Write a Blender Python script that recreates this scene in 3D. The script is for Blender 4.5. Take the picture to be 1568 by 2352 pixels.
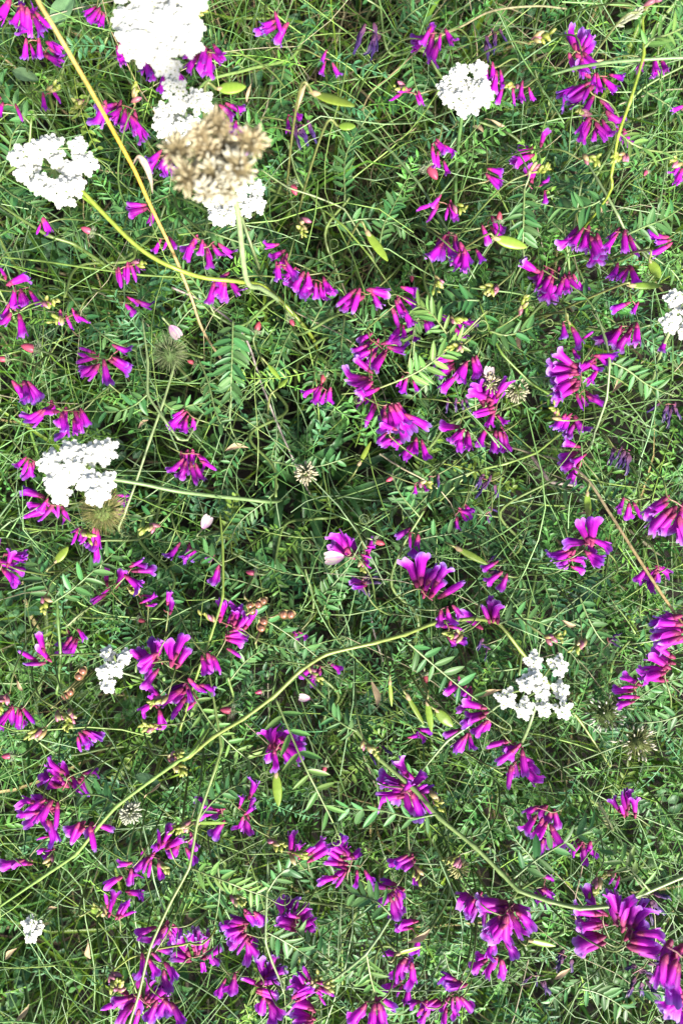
import bpy, math, random
import numpy as np
from mathutils import Vector, Matrix, Quaternion

for o in list(bpy.data.objects):
    bpy.data.objects.remove(o)
SC = bpy.context.scene
COL = SC.collection
rng = np.random.default_rng(11)
R = random.Random(5)

# ------------------------------------------------------------------ camera, sky, sun, exposure
CAM = Vector((0.0, 0.0, 0.68))
FPX = 1698.0                                    # focal length in units of a 1568-wide picture
cam_d = bpy.data.cameras.new('camera')
cam = bpy.data.objects.new('camera', cam_d)
COL.objects.link(cam)
cam.location = CAM
_zc = -Vector((0.020, -0.045, -1.0)).normalized()
_xc = Vector((0, 1, 0)).cross(_zc).normalized()
CAMQ = Matrix((_xc, _zc.cross(_xc), _zc)).transposed().to_quaternion()      # picture up is world +Y
cam.rotation_mode = 'QUATERNION'
cam.rotation_quaternion = CAMQ
cam_d.sensor_fit = 'VERTICAL'
cam_d.sensor_height = 36.0
cam_d.lens = 36.0 * FPX / 2352.0
cam_d.clip_start = 0.01
cam_d.clip_end = 200.0
cam_d.dof.use_dof = True
cam_d.dof.focus_distance = 0.465
cam_d.dof.aperture_fstop = 6.8
SC.camera = cam

SUN_EL, SUN_AZ = math.radians(43), math.radians(158)      # azimuth from +Y, clockwise
world = bpy.data.worlds.new('World')
SC.world = world
world.use_nodes = True
wn = world.node_tree
bg = wn.nodes['Background']
sky = wn.nodes.new('ShaderNodeTexSky')
sky.sky_type = 'NISHITA'
sky.sun_disc = False
sky.sun_elevation = SUN_EL
sky.sun_rotation = SUN_AZ
sky.air_density = 1.0
sky.dust_density = 4.0
wn.links.new(sky.outputs['Color'], bg.inputs['Color'])
bg.inputs['Strength'].default_value = 0.07

sun_d = bpy.data.lights.new('sun', 'SUN')
sun_d.energy = 3.8
sun_d.angle = math.radians(9)
sun_d.color = (1.0, 0.95, 0.87)
sun = bpy.data.objects.new('sun', sun_d)
COL.objects.link(sun)
sdir = Vector((math.sin(SUN_AZ) * math.cos(SUN_EL), math.cos(SUN_AZ) * math.cos(SUN_EL), math.sin(SUN_EL)))
sun.rotation_mode = 'QUATERNION'
sun.rotation_quaternion = (-sdir).to_track_quat('-Z', 'Y')
sun.location = sdir * 5

SC.cycles.max_bounces = 6
SC.cycles.diffuse_bounces = 3
SC.cycles.glossy_bounces = 2
SC.view_settings.view_transform = 'Standard'
SC.view_settings.look = 'None'
SC.view_settings.exposure = 2.0
SC.view_settings.gamma = 1.0
SC.view_settings.use_curve_mapping = False

# ------------------------------------------------------------------ helpers
def P(px, py, z):
    """world point at height z seen at (px, py) of the 1568 x 2352 picture"""
    d = CAMQ @ Vector(((px - 784.0) / FPX, -(py - 1176.0) / FPX, -1.0))
    k = (z - CAM.z) / d.z
    return CAM + d * k

def mpp(z):
    return (CAM.z - z) / FPX

def idir(deg):
    """picture angle (0 right, 90 down) as a flat world direction"""
    a = math.radians(deg)
    return Vector((math.cos(a), -math.sin(a), 0))

class MB:
    """collects vertices, faces and base colours; build() links ONE mesh object"""
    def __init__(self):
        self.v, self.q, self.t, self.c, self.n = [], [], [], [], 0
    def add(self, v, quads=None, tris=None, col=(1, 1, 1)):
        v = np.asarray(v, float).reshape(-1, 3)
        c = np.asarray(col, float)
        if c.ndim == 1:
            c = np.tile(c, (len(v), 1))
        self.v.append(v); self.c.append(c)
        if quads is not None and len(quads): self.q.append(np.asarray(quads, int).reshape(-1, 4) + self.n)
        if tris is not None and len(tris): self.t.append(np.asarray(tris, int).reshape(-1, 3) + self.n)
        self.n += len(v)
    def mesh(self, name, mat, smooth=True):
        v = np.concatenate(self.v); c = np.concatenate(self.c)
        q = np.concatenate(self.q) if self.q else np.zeros((0, 4), int)
        t = np.concatenate(self.t) if self.t else np.zeros((0, 3), int)
        me = bpy.data.meshes.new(name)
        me.vertices.add(len(v)); me.vertices.foreach_set('co', v.ravel().astype(np.float32))
        me.loops.add(q.size + t.size)
        me.loops.foreach_set('vertex_index', np.concatenate([q.ravel(), t.ravel()]).astype(np.int32))
        me.polygons.add(len(q) + len(t))
        tot = np.concatenate([np.full(len(q), 4), np.full(len(t), 3)]).astype(np.int32)
        st = np.concatenate([[0], np.cumsum(tot)[:-1]]).astype(np.int32)
        me.polygons.foreach_set('loop_start', st)
        me.polygons.foreach_set('use_smooth', np.full(len(tot), smooth))
        a = me.attributes.new('col', 'FLOAT_COLOR', 'POINT')
        a.data.foreach_set('color', np.concatenate([c, np.ones((len(c), 1))], 1).ravel().astype(np.float32))
        me.update(calc_edges=True)
        me.validate()
        if mat: me.materials.append(mat)
        return me

def link(name, me, parent=None, loc=(0, 0, 0), quat=None, scale=None, base=None):
    """links an object; base = world position of the (unrotated) parent"""
    o = bpy.data.objects.new(name, me)
    COL.objects.link(o)
    if parent is not None: o.parent = parent
    l = Vector(loc)
    if base is not None: l = l - Vector(base)
    o.location = l
    if quat is not None:
        o.rotation_mode = 'QUATERNION'; o.rotation_quaternion = quat
    if scale is not None: o.scale = (scale, scale, scale) if np.isscalar(scale) else scale
    return o

THINGS = []
def thing(name, cat, loc, label=None, group=None):
    o = bpy.data.objects.new(name, None)
    COL.objects.link(o)
    o.empty_display_size = 0.01
    o.location = loc
    o['category'] = cat
    if label: o['label'] = label
    if group: o['group'] = group
    return o

def catmull(pts, n=6):
    p = np.asarray([tuple(x) for x in pts], float)
    if len(p) < 3:
        return np.array([p[0] + (p[-1] - p[0]) * t for t in np.linspace(0, 1, n + 1)])
    e = np.vstack([2 * p[0] - p[1], p, 2 * p[-1] - p[-2]])
    out = []
    for i in range(1, len(e) - 2):
        a, b, c, d = e[i - 1], e[i], e[i + 1], e[i + 2]
        for t in np.linspace(0, 1, n, endpoint=False):
            out.append(.5 * (2 * b + (c - a) * t + (2 * a - 5 * b + 4 * c - d) * t * t + (3 * b - a - 3 * c + d) * t ** 3))
    out.append(p[-1])
    return np.array(out)

def tube(mb, path, rad, col, sides=6, cap=True, flat=1.0):
    """tube along path (n x 3); rad, col scalar or per point"""
    p = np.asarray(path, float); n = len(p)
    r = np.full(n, rad) if np.isscalar(rad) else np.interp(np.linspace(0, 1, n), np.linspace(0, 1, len(rad)), rad)
    c = np.asarray(col, float)
    if c.ndim == 1: c = np.tile(c, (n, 1))
    else: c = np.stack([np.interp(np.linspace(0, 1, n), np.linspace(0, 1, len(c)), c[:, k]) for k in range(3)], 1)
    tg = np.gradient(p, axis=0); tg /= np.linalg.norm(tg, axis=1)[:, None] + 1e-12
    up = np.array([0, 0, 1.0]) if abs(tg[0][2]) < .9 else np.array([1.0, 0, 0])
    s = np.cross(tg[0], up); s /= np.linalg.norm(s)
    rings = []
    for i in range(n):
        s = s - tg[i] * np.dot(s, tg[i]); s /= np.linalg.norm(s) + 1e-12
        b = np.cross(tg[i], s)
        a = np.arange(sides) / sides * 2 * math.pi
        rings.append(p[i] + r[i] * (np.cos(a)[:, None] * s + flat * np.sin(a)[:, None] * b))
    v = np.concatenate(rings)
    i = np.arange(n - 1)[:, None] * sides; k = np.arange(sides)[None]
    k2 = (k + 1) % sides
    q = np.stack([i + k, i + k2, i + k2 + sides, i + k + sides], -1).reshape(-1, 4)
    tr = []
    if cap:
        v = np.vstack([v, p[0], p[-1]])
        for k in range(sides):
            tr.append((n * sides, (k + 1) % sides, k)); o = (n - 1) * sides
            tr.append((n * sides + 1, o + k, o + (k + 1) % sides))
    cc = np.repeat(c, sides, 0)
    if cap: cc = np.vstack([cc, c[0], c[-1]])
    mb.add(v, q, tr, cc)

# ------------------------------------------------------------------ materials
def nodemat(name):
    m = bpy.data.materials.new(name); m.use_nodes = True
    nt = m.node_tree
    return m, nt, nt.nodes['Principled BSDF'], nt.nodes['Material Output']

def plant_mat(name, rough=.45, transl=.3, noise=.25, nscale=300, objvar=.25, spec=.4, gain=1.0):
    """base colour from the piece's own colour attribute, mottled, with light passing through"""
    m, nt, b, out = nodemat(name)
    N, L = nt.nodes, nt.links
    at = N.new('ShaderNodeAttribute'); at.attribute_name = 'col'
    tc = N.new('ShaderNodeTexCoord')
    nz = N.new('ShaderNodeTexNoise'); nz.inputs['Scale'].default_value = nscale; nz.inputs['Detail'].default_value = 3
    L.new(tc.outputs['Object'], nz.inputs['Vector'])
    mr = N.new('ShaderNodeMapRange')
    mr.inputs['From Min'].default_value = .3; mr.inputs['From Max'].default_value = .7
    mr.inputs['To Min'].default_value = 1 - noise; mr.inputs['To Max'].default_value = 1 + noise
    L.new(nz.outputs['Fac'], mr.inputs['Value'])
    oi = N.new('ShaderNodeObjectInfo')
    hs = N.new('ShaderNodeHueSaturation')
    hv = N.new('ShaderNodeMapRange'); hv.inputs['To Min'].default_value = .5 - .06 * objvar; hv.inputs['To Max'].default_value = .5 + .06 * objvar
    L.new(oi.outputs['Random'], hv.inputs['Value']); L.new(hv.outputs[0], hs.inputs['Hue'])
    mu = N.new('ShaderNodeMath'); mu.operation = 'MULTIPLY_ADD'
    wr = N.new('ShaderNodeMath'); wr.operation = 'FRACT'
    w7 = N.new('ShaderNodeMath'); w7.operation = 'MULTIPLY'; w7.inputs[1].default_value = 7.31
    L.new(oi.outputs['Random'], w7.inputs[0]); L.new(w7.outputs[0], wr.inputs[0])
    L.new(wr.outputs[0], mu.inputs[0]); mu.inputs[1].default_value = objvar * 1.6; mu.inputs[2].default_value = 1 - objvar * .8
    vm = N.new('ShaderNodeMath'); vm.operation = 'MULTIPLY'
    L.new(mu.outputs[0], vm.inputs[0]); L.new(mr.outputs[0], vm.inputs[1])
    L.new(vm.outputs[0], hs.inputs['Value'])
    gn = N.new('ShaderNodeMix'); gn.data_type = 'RGBA'; gn.blend_type = 'MULTIPLY'; gn.inputs[0].default_value = 1.0
    L.new(at.outputs['Color'], gn.inputs[6]); gn.inputs[7].default_value = (gain, gain, gain, 1)
    L.new(gn.outputs[2], hs.inputs['Color'])
    L.new(hs.outputs['Color'], b.inputs['Base Color'])
    b.inputs['Roughness'].default_value = rough
    b.inputs['Specular IOR Level'].default_value = spec
    if transl > 0:
        tr = N.new('ShaderNodeBsdfTranslucent')
        L.new(hs.outputs['Color'], tr.inputs['Color'])
        mx = N.new('ShaderNodeMixShader'); mx.inputs[0].default_value = transl
        L.new(b.outputs[0], mx.inputs[1]); L.new(tr.outputs[0], mx.inputs[2])
        L.new(mx.outputs[0], out.inputs['Surface'])
    return m

M_LEAF = plant_mat('leaflet_green', .44, .13, .35, 900, .42, .26)
M_GRASS = plant_mat('grass_green', .42, .12, .28, 260, .2, .3)
M_STEM = plant_mat('stem_green', .42, .12, .22, 350, .2, .5, .62)
M_DRY = plant_mat('dry_straw', .7, .15, .35, 500, .15, .25, .68)
M_WHITE = plant_mat('white_petal', .6, .2, .05, 900, .04, .2, .78)
M_FUZZ = plant_mat('bristle_fuzz', .7, .3, .25, 900, .1, .2, .66)
M_POD = plant_mat('pod_lime', .4, .3, .2, 220, .22, .45, .62)
M_SEED = plant_mat('seed_brown', .35, 0, .35, 900, .15, .5, .7)
M_PINK = plant_mat('pink_bud', .45, .25, .25, 500, .2, .4, .68)

def petal_mat():
    """vetch petal: 'col' holds (along the petal, across it, kind of tissue); the object colour holds its age and hue"""
    m, nt, b, out = nodemat('vetch_petal')
    N, L = nt.nodes, nt.links
    at = N.new('ShaderNodeAttribute'); at.attribute_name = 'col'
    sp = N.new('ShaderNodeSeparateColor'); L.new(at.outputs['Color'], sp.inputs[0])
    oi = N.new('ShaderNodeObjectInfo')
    so = N.new('ShaderNodeSeparateColor'); L.new(oi.outputs['Color'], so.inputs[0])
    tc = N.new('ShaderNodeTexCoord')
    nz = N.new('ShaderNodeTexNoise'); nz.inputs['Scale'].default_value = 420; nz.inputs['Detail'].default_value = 3
    L.new(tc.outputs['Object'], nz.inputs['Vector'])
    def ramp(stops):
        r = N.new('ShaderNodeValToRGB')
        e = r.color_ramp.elements
        while len(e) < len(stops): e.new(.5)
        for k, (p, c) in enumerate(stops):
            e[k].position = p; e[k].color = (*c, 1)
        return r
    # along the petal, jittered so that the change of hue is uneven
    ad = N.new('ShaderNodeMath'); ad.operation = 'MULTIPLY_ADD'; ad.inputs[1].default_value = .34; ad.inputs[2].default_value = -.17
    L.new(nz.outputs['Fac'], ad.inputs[0])
    s = N.new('ShaderNodeMath'); s.operation = 'ADD'; L.new(sp.outputs[0], s.inputs[0]); L.new(ad.outputs[0], s.inputs[1])
    r1 = ramp([(0, (.56, .10, .42)), (.16, (.58, .020, .44)), (.50, (.58, .012, .53)), (.84, (.50, .016, .57)), (1, (.44, .07, .70))])
    r2 = ramp([(0, (.44, .05, .32)), (.2, (.44, .010, .40)), (.6, (.40, .008, .48)), (.88, (.30, .016, .54)), (1, (.20, .08, .60))])
    L.new(s.outputs[0], r1.inputs[0]); L.new(s.outputs[0], r2.inputs[0])
    mx = N.new('ShaderNodeMix'); mx.data_type = 'RGBA'
    L.new(so.outputs[0], mx.inputs[0]); L.new(r1.outputs[0], mx.inputs[6]); L.new(r2.outputs[0], mx.inputs[7])
    # lavender tips, where the object colour's green asks for them
    tp = N.new('ShaderNodeMapRange'); tp.inputs['From Min'].default_value = .78; tp.inputs['From Max'].default_value = 1.02
    L.new(s.outputs[0], tp.inputs['Value'])
    tm = N.new('ShaderNodeMath'); tm.operation = 'MULTIPLY'; L.new(tp.outputs[0], tm.inputs[0]); L.new(so.outputs[1], tm.inputs[1])
    m2 = N.new('ShaderNodeMix'); m2.data_type = 'RGBA'; m2.inputs[7].default_value = (.55, .36, .88, 1)
    L.new(tm.outputs[0], m2.inputs[0]); L.new(mx.outputs[2], m2.inputs[6])
    # calyx tissue
    m3 = N.new('ShaderNodeMix'); m3.data_type = 'RGBA'; m3.inputs[7].default_value = (.40, .05, .16, 1)
    L.new(sp.outputs[2], m3.inputs[0]); L.new(m2.outputs[2], m3.inputs[6])
    # veins run along the petal
    wv = N.new('ShaderNodeMath'); wv.operation = 'MULTIPLY'; wv.inputs[1].default_value = 34
    L.new(sp.outputs[1], wv.inputs[0])
    sn = N.new('ShaderNodeMath'); sn.operation = 'SINE'; L.new(wv.outputs[0], sn.inputs[0])
    vv = N.new('ShaderNodeMath'); vv.operation = 'MULTIPLY_ADD'; vv.inputs[1].default_value = .12; vv.inputs[2].default_value = 1.0
    L.new(sn.outputs[0], vv.inputs[0])
    rv = N.new('ShaderNodeMapRange'); rv.inputs['To Min'].default_value = .56; rv.inputs['To Max'].default_value = 1.05
    L.new(oi.outputs['Random'], rv.inputs['Value'])
    v2 = N.new('ShaderNodeMath'); v2.operation = 'MULTIPLY'; L.new(vv.outputs[0], v2.inputs[0]); L.new(rv.outputs[0], v2.inputs[1])
    hs = N.new('ShaderNodeHueSaturation'); L.new(v2.outputs[0], hs.inputs['Value']); L.new(m3.outputs[2], hs.inputs['Color'])
    L.new(hs.outputs['Color'], b.inputs['Base Color'])
    b.inputs['Roughness'].default_value = .55
    b.inputs['Specular IOR Level'].default_value = .3
    tr = N.new('ShaderNodeBsdfTranslucent'); L.new(hs.outputs['Color'], tr.inputs['Color'])
    ms = N.new('ShaderNodeMixShader'); ms.inputs[0].default_value = .42
    L.new(b.outputs[0], ms.inputs[1]); L.new(tr.outputs[0], ms.inputs[2]); L.new(ms.outputs[0], out.inputs['Surface'])
    return m
M_PETAL = petal_mat()

# ------------------------------------------------------------------ ground
def soil_mat():
    m, nt, b, out = nodemat('dark_soil')
    N, L = nt.nodes, nt.links
    tc = N.new('ShaderNodeTexCoord')
    n1 = N.new('ShaderNodeTexNoise'); n1.inputs['Scale'].default_value = 40; n1.inputs['Detail'].default_value = 8
    L.new(tc.outputs['Object'], n1.inputs['Vector'])
    cr = N.new('ShaderNodeValToRGB')
    cr.color_ramp.elements[0].position = .3; cr.color_ramp.elements[0].color = (.004, .0035, .0025, 1)
    cr.color_ramp.elements[1].position = .75; cr.color_ramp.elements[1].color = (.026, .019, .013, 1)
    L.new(n1.outputs['Fac'], cr.inputs[0]); L.new(cr.outputs[0], b.inputs['Base Color'])
    b.inputs['Roughness'].default_value = .9
    bp = N.new('ShaderNodeBump'); bp.inputs['Strength'].default_value = .8; bp.inputs['Distance'].default_value = .01
    L.new(n1.outputs['Fac'], bp.inputs['Height']); L.new(bp.outputs[0], b.inputs['Normal'])
    return m
gx = np.concatenate([[-60, -15, -4], np.linspace(-1.3, 1.3, 90), [4, 15, 60]])
X, Y = np.meshgrid(gx, gx)
near = (np.abs(X) < 1.4) & (np.abs(Y) < 1.4)
Z = np.where(near, .006 * np.sin(X * 23 + 1.3 * np.sin(Y * 17)) * np.cos(Y * 19) + rng.normal(0, .0035, X.shape), 0) - .008
gm = MB(); k = len(gx)
ii = (np.arange(k - 1)[:, None] * k + np.arange(k - 1)[None]).ravel()
gm.add(np.stack([X, Y, Z], -1), np.stack([ii, ii + 1, ii + k + 1, ii + k], -1))
ground = link('ground', gm.mesh('ground', soil_mat()))
ground['kind'] = 'structure'

# ------------------------------------------------------------------ stuff: grass, thin stems, undergrowth leaves, litter
def mixcol(n, cols, w, jit=.25):
    idx = rng.choice(len(cols), n, p=np.array(w) / sum(w))
    c = np.array(cols)[idx] * (1 + rng.uniform(-jit, jit, (n, 1)))
    return c * (1 + rng.uniform(-.06, .06, (n, 3)))

def curves(base, az, L, th0, kap, S, wob=.0, zmin=.004):
    """N curves bending over: (N,S,3) points"""
    s = np.linspace(0, 1, S)[None]
    th = th0[:, None] + kap[:, None] * s
    ds = (L / (S - 1))[:, None]
    h = np.concatenate([np.zeros((len(L), 1)), np.cumsum(np.sin(th[:, :-1]) * ds, 1)], 1)
    z = np.concatenate([np.zeros((len(L), 1)), np.cumsum(np.cos(th[:, :-1]) * ds, 1)], 1)
    a = az[:, None] + wob * np.sin(s * 3 + az[:, None] * 9) * s
    x = base[:, 0:1] + h * np.cos(a); y = base[:, 1:2] + h * np.sin(a)
    return np.stack([x, y, np.maximum(base[:, 2:3] + z, zmin)], -1)

def add_blades(mb, pts, w, col, fold=.25, tip=2.2):
    N, S, _ = pts.shape
    s = np.linspace(0, 1, S)
    prof = (1 - s ** tip) * (.55 + .45 * np.minimum(1, s * 4)) + .02
    tg = np.gradient(pts, axis=1); tg /= np.linalg.norm(tg, axis=2)[..., None] + 1e-9
    side = np.cross(tg, np.array([0, 0, 1.0])); side /= np.linalg.norm(side, axis=2)[..., None] + 1e-9
    tw = rng.uniform(-.9, .9, (N, 1)) + rng.uniform(-1, 1, (N, 1)) * s[None]
    nrm = np.cross(side, tg)
    side = side * np.cos(tw)[..., None] + nrm * np.sin(tw)[..., None]
    nrm = np.cross(side, tg)
    hw = (w[:, None] * prof[None])[..., None] * .5
    v = np.stack([pts - side * hw, pts - nrm * hw * fold * 2, pts + side * hw], 2)      # N,S,3,3
    b = (np.arange(N)[:, None, None] * S * 3 + np.arange(S - 1)[None, :, None] * 3 + np.arange(2)[None, None])
    q = np.stack([b, b + 1, b + 4, b + 3], -1).reshape(-1, 4)
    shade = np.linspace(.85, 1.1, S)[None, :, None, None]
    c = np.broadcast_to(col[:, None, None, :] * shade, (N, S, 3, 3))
    mb.add(v.reshape(-1, 3), q, None, c.reshape(-1, 3))

def add_stalks(mb, pts, r, col, sides=4):
    N, S, _ = pts.shape
    tg = np.gradient(pts, axis=1); tg /= np.linalg.norm(tg, axis=2)[..., None] + 1e-9
    side = np.cross(tg, np.array([.13, .07, 1.0])); side /= np.linalg.norm(side, axis=2)[..., None] + 1e-9
    nrm = np.cross(side, tg)
    a = np.arange(sides) / sides * 2 * math.pi
    rr = (r[:, None] * np.linspace(1.1, .6, S)[None])[..., None, None]
    v = pts[:, :, None] + rr * (side[:, :, None] * np.cos(a)[None, None, :, None] + nrm[:, :, None] * np.sin(a)[None, None, :, None])
    b = np.arange(N)[:, None, None] * S * sides + np.arange(S - 1)[None, :, None] * sides
    k = np.arange(sides)[None, None]; k2 = (k + 1) % sides
    q = np.stack([b + k, b + k2, b + k2 + sides, b + k + sides], -1).reshape(-1, 4)
    c = np.broadcast_to(col[:, None, None, :], (N, S, sides, 3))
    mb.add(v.reshape(-1, 3), q, None, c.reshape(-1, 3))

def scatter(n, rx=.55, ry=.74):
    """positions, denser inside the part of the meadow the picture shows"""
    u = rng.uniform(-1, 1, (n, 2)) * np.array([rx, ry])
    far = rng.random(n) < .12
    u[far] *= 1.6
    return u

def img_of(xy, z):
    """picture coordinates of world points (for choosing which plants grow where)"""
    q = CAMQ.inverted().to_matrix()
    p = np.concatenate([xy, np.full((len(xy), 1), z)], 1) - np.array(CAM)
    c = p @ np.array(q).T
    return np.stack([784 + FPX * c[:, 0] / -c[:, 2], 1176 - FPX * c[:, 1] / -c[:, 2]], 1)

GREENS = [(.052, .116, .015), (.080, .160, .017), (.038, .102, .024), (.13, .21, .022), (.14, .20, .07)]
def grassiness(xy):
    """more grass at the top and down the sides of the place, more vetch in the middle"""
    p = img_of(xy, .2)
    g = .35 + .5 * np.clip((500 - p[:, 1]) / 500, 0, 1) + .5 * np.clip((420 - p[:, 0]) / 420, 0, 1) + .3 * np.clip((p[:, 1] - 2000) / 300, 0, 1)
    return np.clip(g, 0, 1)

def clump(xy):
    """0 in the hollows, 1 in the thickets"""
    x, y = xy[:, 0], xy[:, 1]
    f = np.sin(x * 61 + 2 * np.sin(y * 37 + 1)) * np.cos(y * 53 + 2 * np.sin(x * 41)) + .6 * np.sin(x * 23 - y * 29 + 2)
    h = np.exp(-((x - P(740, 1180, .15).x) ** 2 + (y - P(740, 1180, .15).y) ** 2) / .065 ** 2)
    return np.clip(.55 + .55 * f - 1.3 * h, 0, 1)

def make_grass():
    mb = MB()
    n = 21000
    xy = scatter(n)
    keep = rng.random(n) < .08 + .80 * grassiness(xy)
    keep &= rng.random(n) < .3 + .8 * clump(xy)
    xy = xy[keep]; n = len(xy)
    # bare patch of soil
    d = np.hypot(xy[:, 0] - P(225, 2290, .02).x, xy[:, 1] - P(225, 2290, .02).y)
    xy = xy[d > .03]; n = len(xy)
    L = rng.uniform(.10, .29, n)
    pts = curves(np.c_[xy, np.zeros(n)], rng.uniform(0, 2 * math.pi, n), L, rng.uniform(.0, .9, n), rng.uniform(.1, 1.5, n), 8, .3)
    pts[..., 2] = np.minimum(pts[..., 2], .215 + .02 * rng.random((n, 1)))
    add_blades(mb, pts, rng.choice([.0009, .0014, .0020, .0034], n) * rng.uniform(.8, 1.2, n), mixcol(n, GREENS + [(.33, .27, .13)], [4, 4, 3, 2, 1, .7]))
    o = link('grass', mb.mesh('grass', M_GRASS)); o['kind'] = 'stuff'
    o['label'] = 'tangled green grass blades filling the meadow'; o['category'] = 'grass'

    mb = MB()
    n = 6500
    xy = scatter(n)
    up = rng.random(n) < .72                                    # most run through the upper tangle, the rest rise from the soil
    pts = curves(np.c_[xy, np.where(up, rng.uniform(.13, .215, n), 0)], rng.uniform(0, 2 * math.pi, n), np.where(up, rng.uniform(.05, .17, n), rng.uniform(.14, .34, n)),
                 np.where(up, rng.uniform(1.1, 1.65, n), rng.uniform(.1, .9, n)), np.where(rng.random(n) < .65, rng.uniform(-.15, .35, n), rng.uniform(.3, 1.5, n)), 8, .25)
    pts[..., 2] = np.minimum(pts[..., 2], .228 + .016 * np.sin(pts[..., 0] * 60))
    add_stalks(mb, pts, rng.uniform(.00022, .00062, n), mixcol(n, [(.19, .34, .10), (.27, .41, .19), (.14, .27, .07), (.27, .40, .09), (.42, .36, .23)], [4, 3, 4, 2, .8]))
    o = link('thin_stems', mb.mesh('thin_stems', M_STEM)); o['kind'] = 'stuff'
    o['label'] = 'thin pale green stems criss-crossing through the meadow'; o['category'] = 'stems'

    mb = MB()                                                   # dry straw litter lying low
    n = 450
    xy = scatter(n)
    pts = curves(np.c_[xy, rng.uniform(.005, .06, n)], rng.uniform(0, 6.28, n), rng.uniform(.05, .16, n), rng.uniform(1.1, 1.7, n), rng.uniform(-.3, .4, n), 5, .6)
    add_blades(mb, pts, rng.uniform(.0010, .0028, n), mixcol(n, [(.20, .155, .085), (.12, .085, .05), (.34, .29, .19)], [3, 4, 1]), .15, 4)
    n = 420
    pp = [P(R.uniform(520, 1150), R.uniform(-60, 420), .1) for _ in range(n)]
    pts = curves(np.array([(p.x, p.y, 0) for p in pp]), rng.uniform(0, 6.28, n), rng.uniform(.08, .24, n), rng.uniform(.2, 1.2, n), rng.uniform(.2, 1.6, n), 7, .4)
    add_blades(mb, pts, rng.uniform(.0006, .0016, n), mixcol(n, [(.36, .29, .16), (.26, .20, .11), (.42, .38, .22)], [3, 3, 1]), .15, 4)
    o = link('straw_litter', mb.mesh('straw_litter', M_DRY)); o['kind'] = 'stuff'
    o['label'] = 'dry straw litter lying on the soil under the plants'; o['category'] = 'straw'

def leaf_geo(mb, base, az, pitch, L, curl, npair, ll, lw, col, roll=None, droop=.0, S=9, leaf_ang=65):
    """N pinnate leaves at once: rachis strips and npair pairs of leaflets each"""
    N = len(L)
    s = np.linspace(0, 1, S)[None]
    th = pitch[:, None] + curl[:, None] * s
    ds = (L / (S - 1))[:, None]
    h = np.concatenate([np.zeros((N, 1)), np.cumsum(np.cos(th[:, :-1]) * ds, 1)], 1)
    z = np.concatenate([np.zeros((N, 1)), np.cumsum(np.sin(th[:, :-1]) * ds, 1)], 1)
    a = az[:, None] + .25 * np.sin(az[:, None] * 7) * s
    pts = np.stack([base[:, 0:1] + h * np.cos(a), base[:, 1:2] + h * np.sin(a), np.maximum(base[:, 2:3] + z, .01)], -1)
    add_stalks(mb, pts, np.full(N, .00042), col * np.array([2.3, 1.9, 2.0]), 3)
    tg = np.gradient(pts, axis=1); tg /= np.linalg.norm(tg, axis=2)[..., None] + 1e-9
    side = np.cross(tg, np.array([0, 0, 1.0])); side /= np.linalg.norm(side, axis=2)[..., None] + 1e-9
    nrm = np.cross(side, tg)
    rl = rng.uniform(-.5, .5, (N, 1)) if roll is None else roll[:, None]
    side, nrm = side * np.cos(rl)[..., None] + nrm * np.sin(rl)[..., None], nrm * np.cos(rl)[..., None] - side * np.sin(rl)[..., None]
    t = np.linspace(.12, .97, npair)
    f = t * (S - 1); i0 = np.minimum(f.astype(int), S - 2); fr = (f - i0)[None, :, None]
    ip = lambda A: A[:, i0] * (1 - fr) + A[:, i0 + 1] * fr
    p, T, Sd, Nn = ip(pts), ip(tg), ip(side), ip(nrm)
    for sg in (-1, 1):
        an = np.radians(leaf_ang + rng.normal(0, 13, (N, npair, 1)) - 12 * t[None, :, None])
        up = rng.normal(.12, .28, (N, npair, 1))
        d = T * np.cos(an) + sg * Sd * np.sin(an) + Nn * up
        d /= np.linalg.norm(d, axis=2)[..., None]
        w = np.cross(Nn, d) + Nn * rng.normal(0, .3, (N, npair, 1)); w /= np.linalg.norm(w, axis=2)[..., None]
        m = np.cross(d, w)
        LL = (ll[:, None] * (1 - .35 * np.abs(t - .45) * 2)[None] * rng.uniform(.8, 1.15, (N, npair)))[..., None]
        W = (lw[:, None] * rng.uniform(.8, 1.2, (N, npair)))[..., None]
        pp = p + rng.normal(0, .0006, p.shape)
        c_ = lambda x, y, zz: pp + d * LL * x + w * W * y + m * W * zz
        bend = rng.normal(-.15, .5, (N, npair, 1))
        V = np.stack([c_(0, 0, 0), c_(.33, -.5, .2), c_(.33, 0, 0), c_(.33, .5, .2), c_(.72, -.42, .2 + bend * .3), c_(.72, 0, bend * .3), c_(.72, .42, .2 + bend * .3), c_(1, 0, bend)], 2)
        k = np.arange(N * npair)[:, None] * 8
        q = np.concatenate([k + np.array([1, 4, 5, 2]), k + np.array([2, 5, 6, 3])])
        tr = np.concatenate([k + np.array(x) for x in ((0, 1, 2), (0, 2, 3), (4, 7, 5), (5, 7, 6))])
        cc = col[:, None, None, :] * rng.uniform(.8, 1.2, (N, npair, 1, 1)) * np.ones((1, 1, 8, 1))
        cc = cc * np.array([1.15, 1, 1.25, 1, 1, 1.25, 1, 1.1])[None, None, :, None]
        mb.add(V.reshape(-1, 3), q, tr, cc.reshape(-1, 3))

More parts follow.
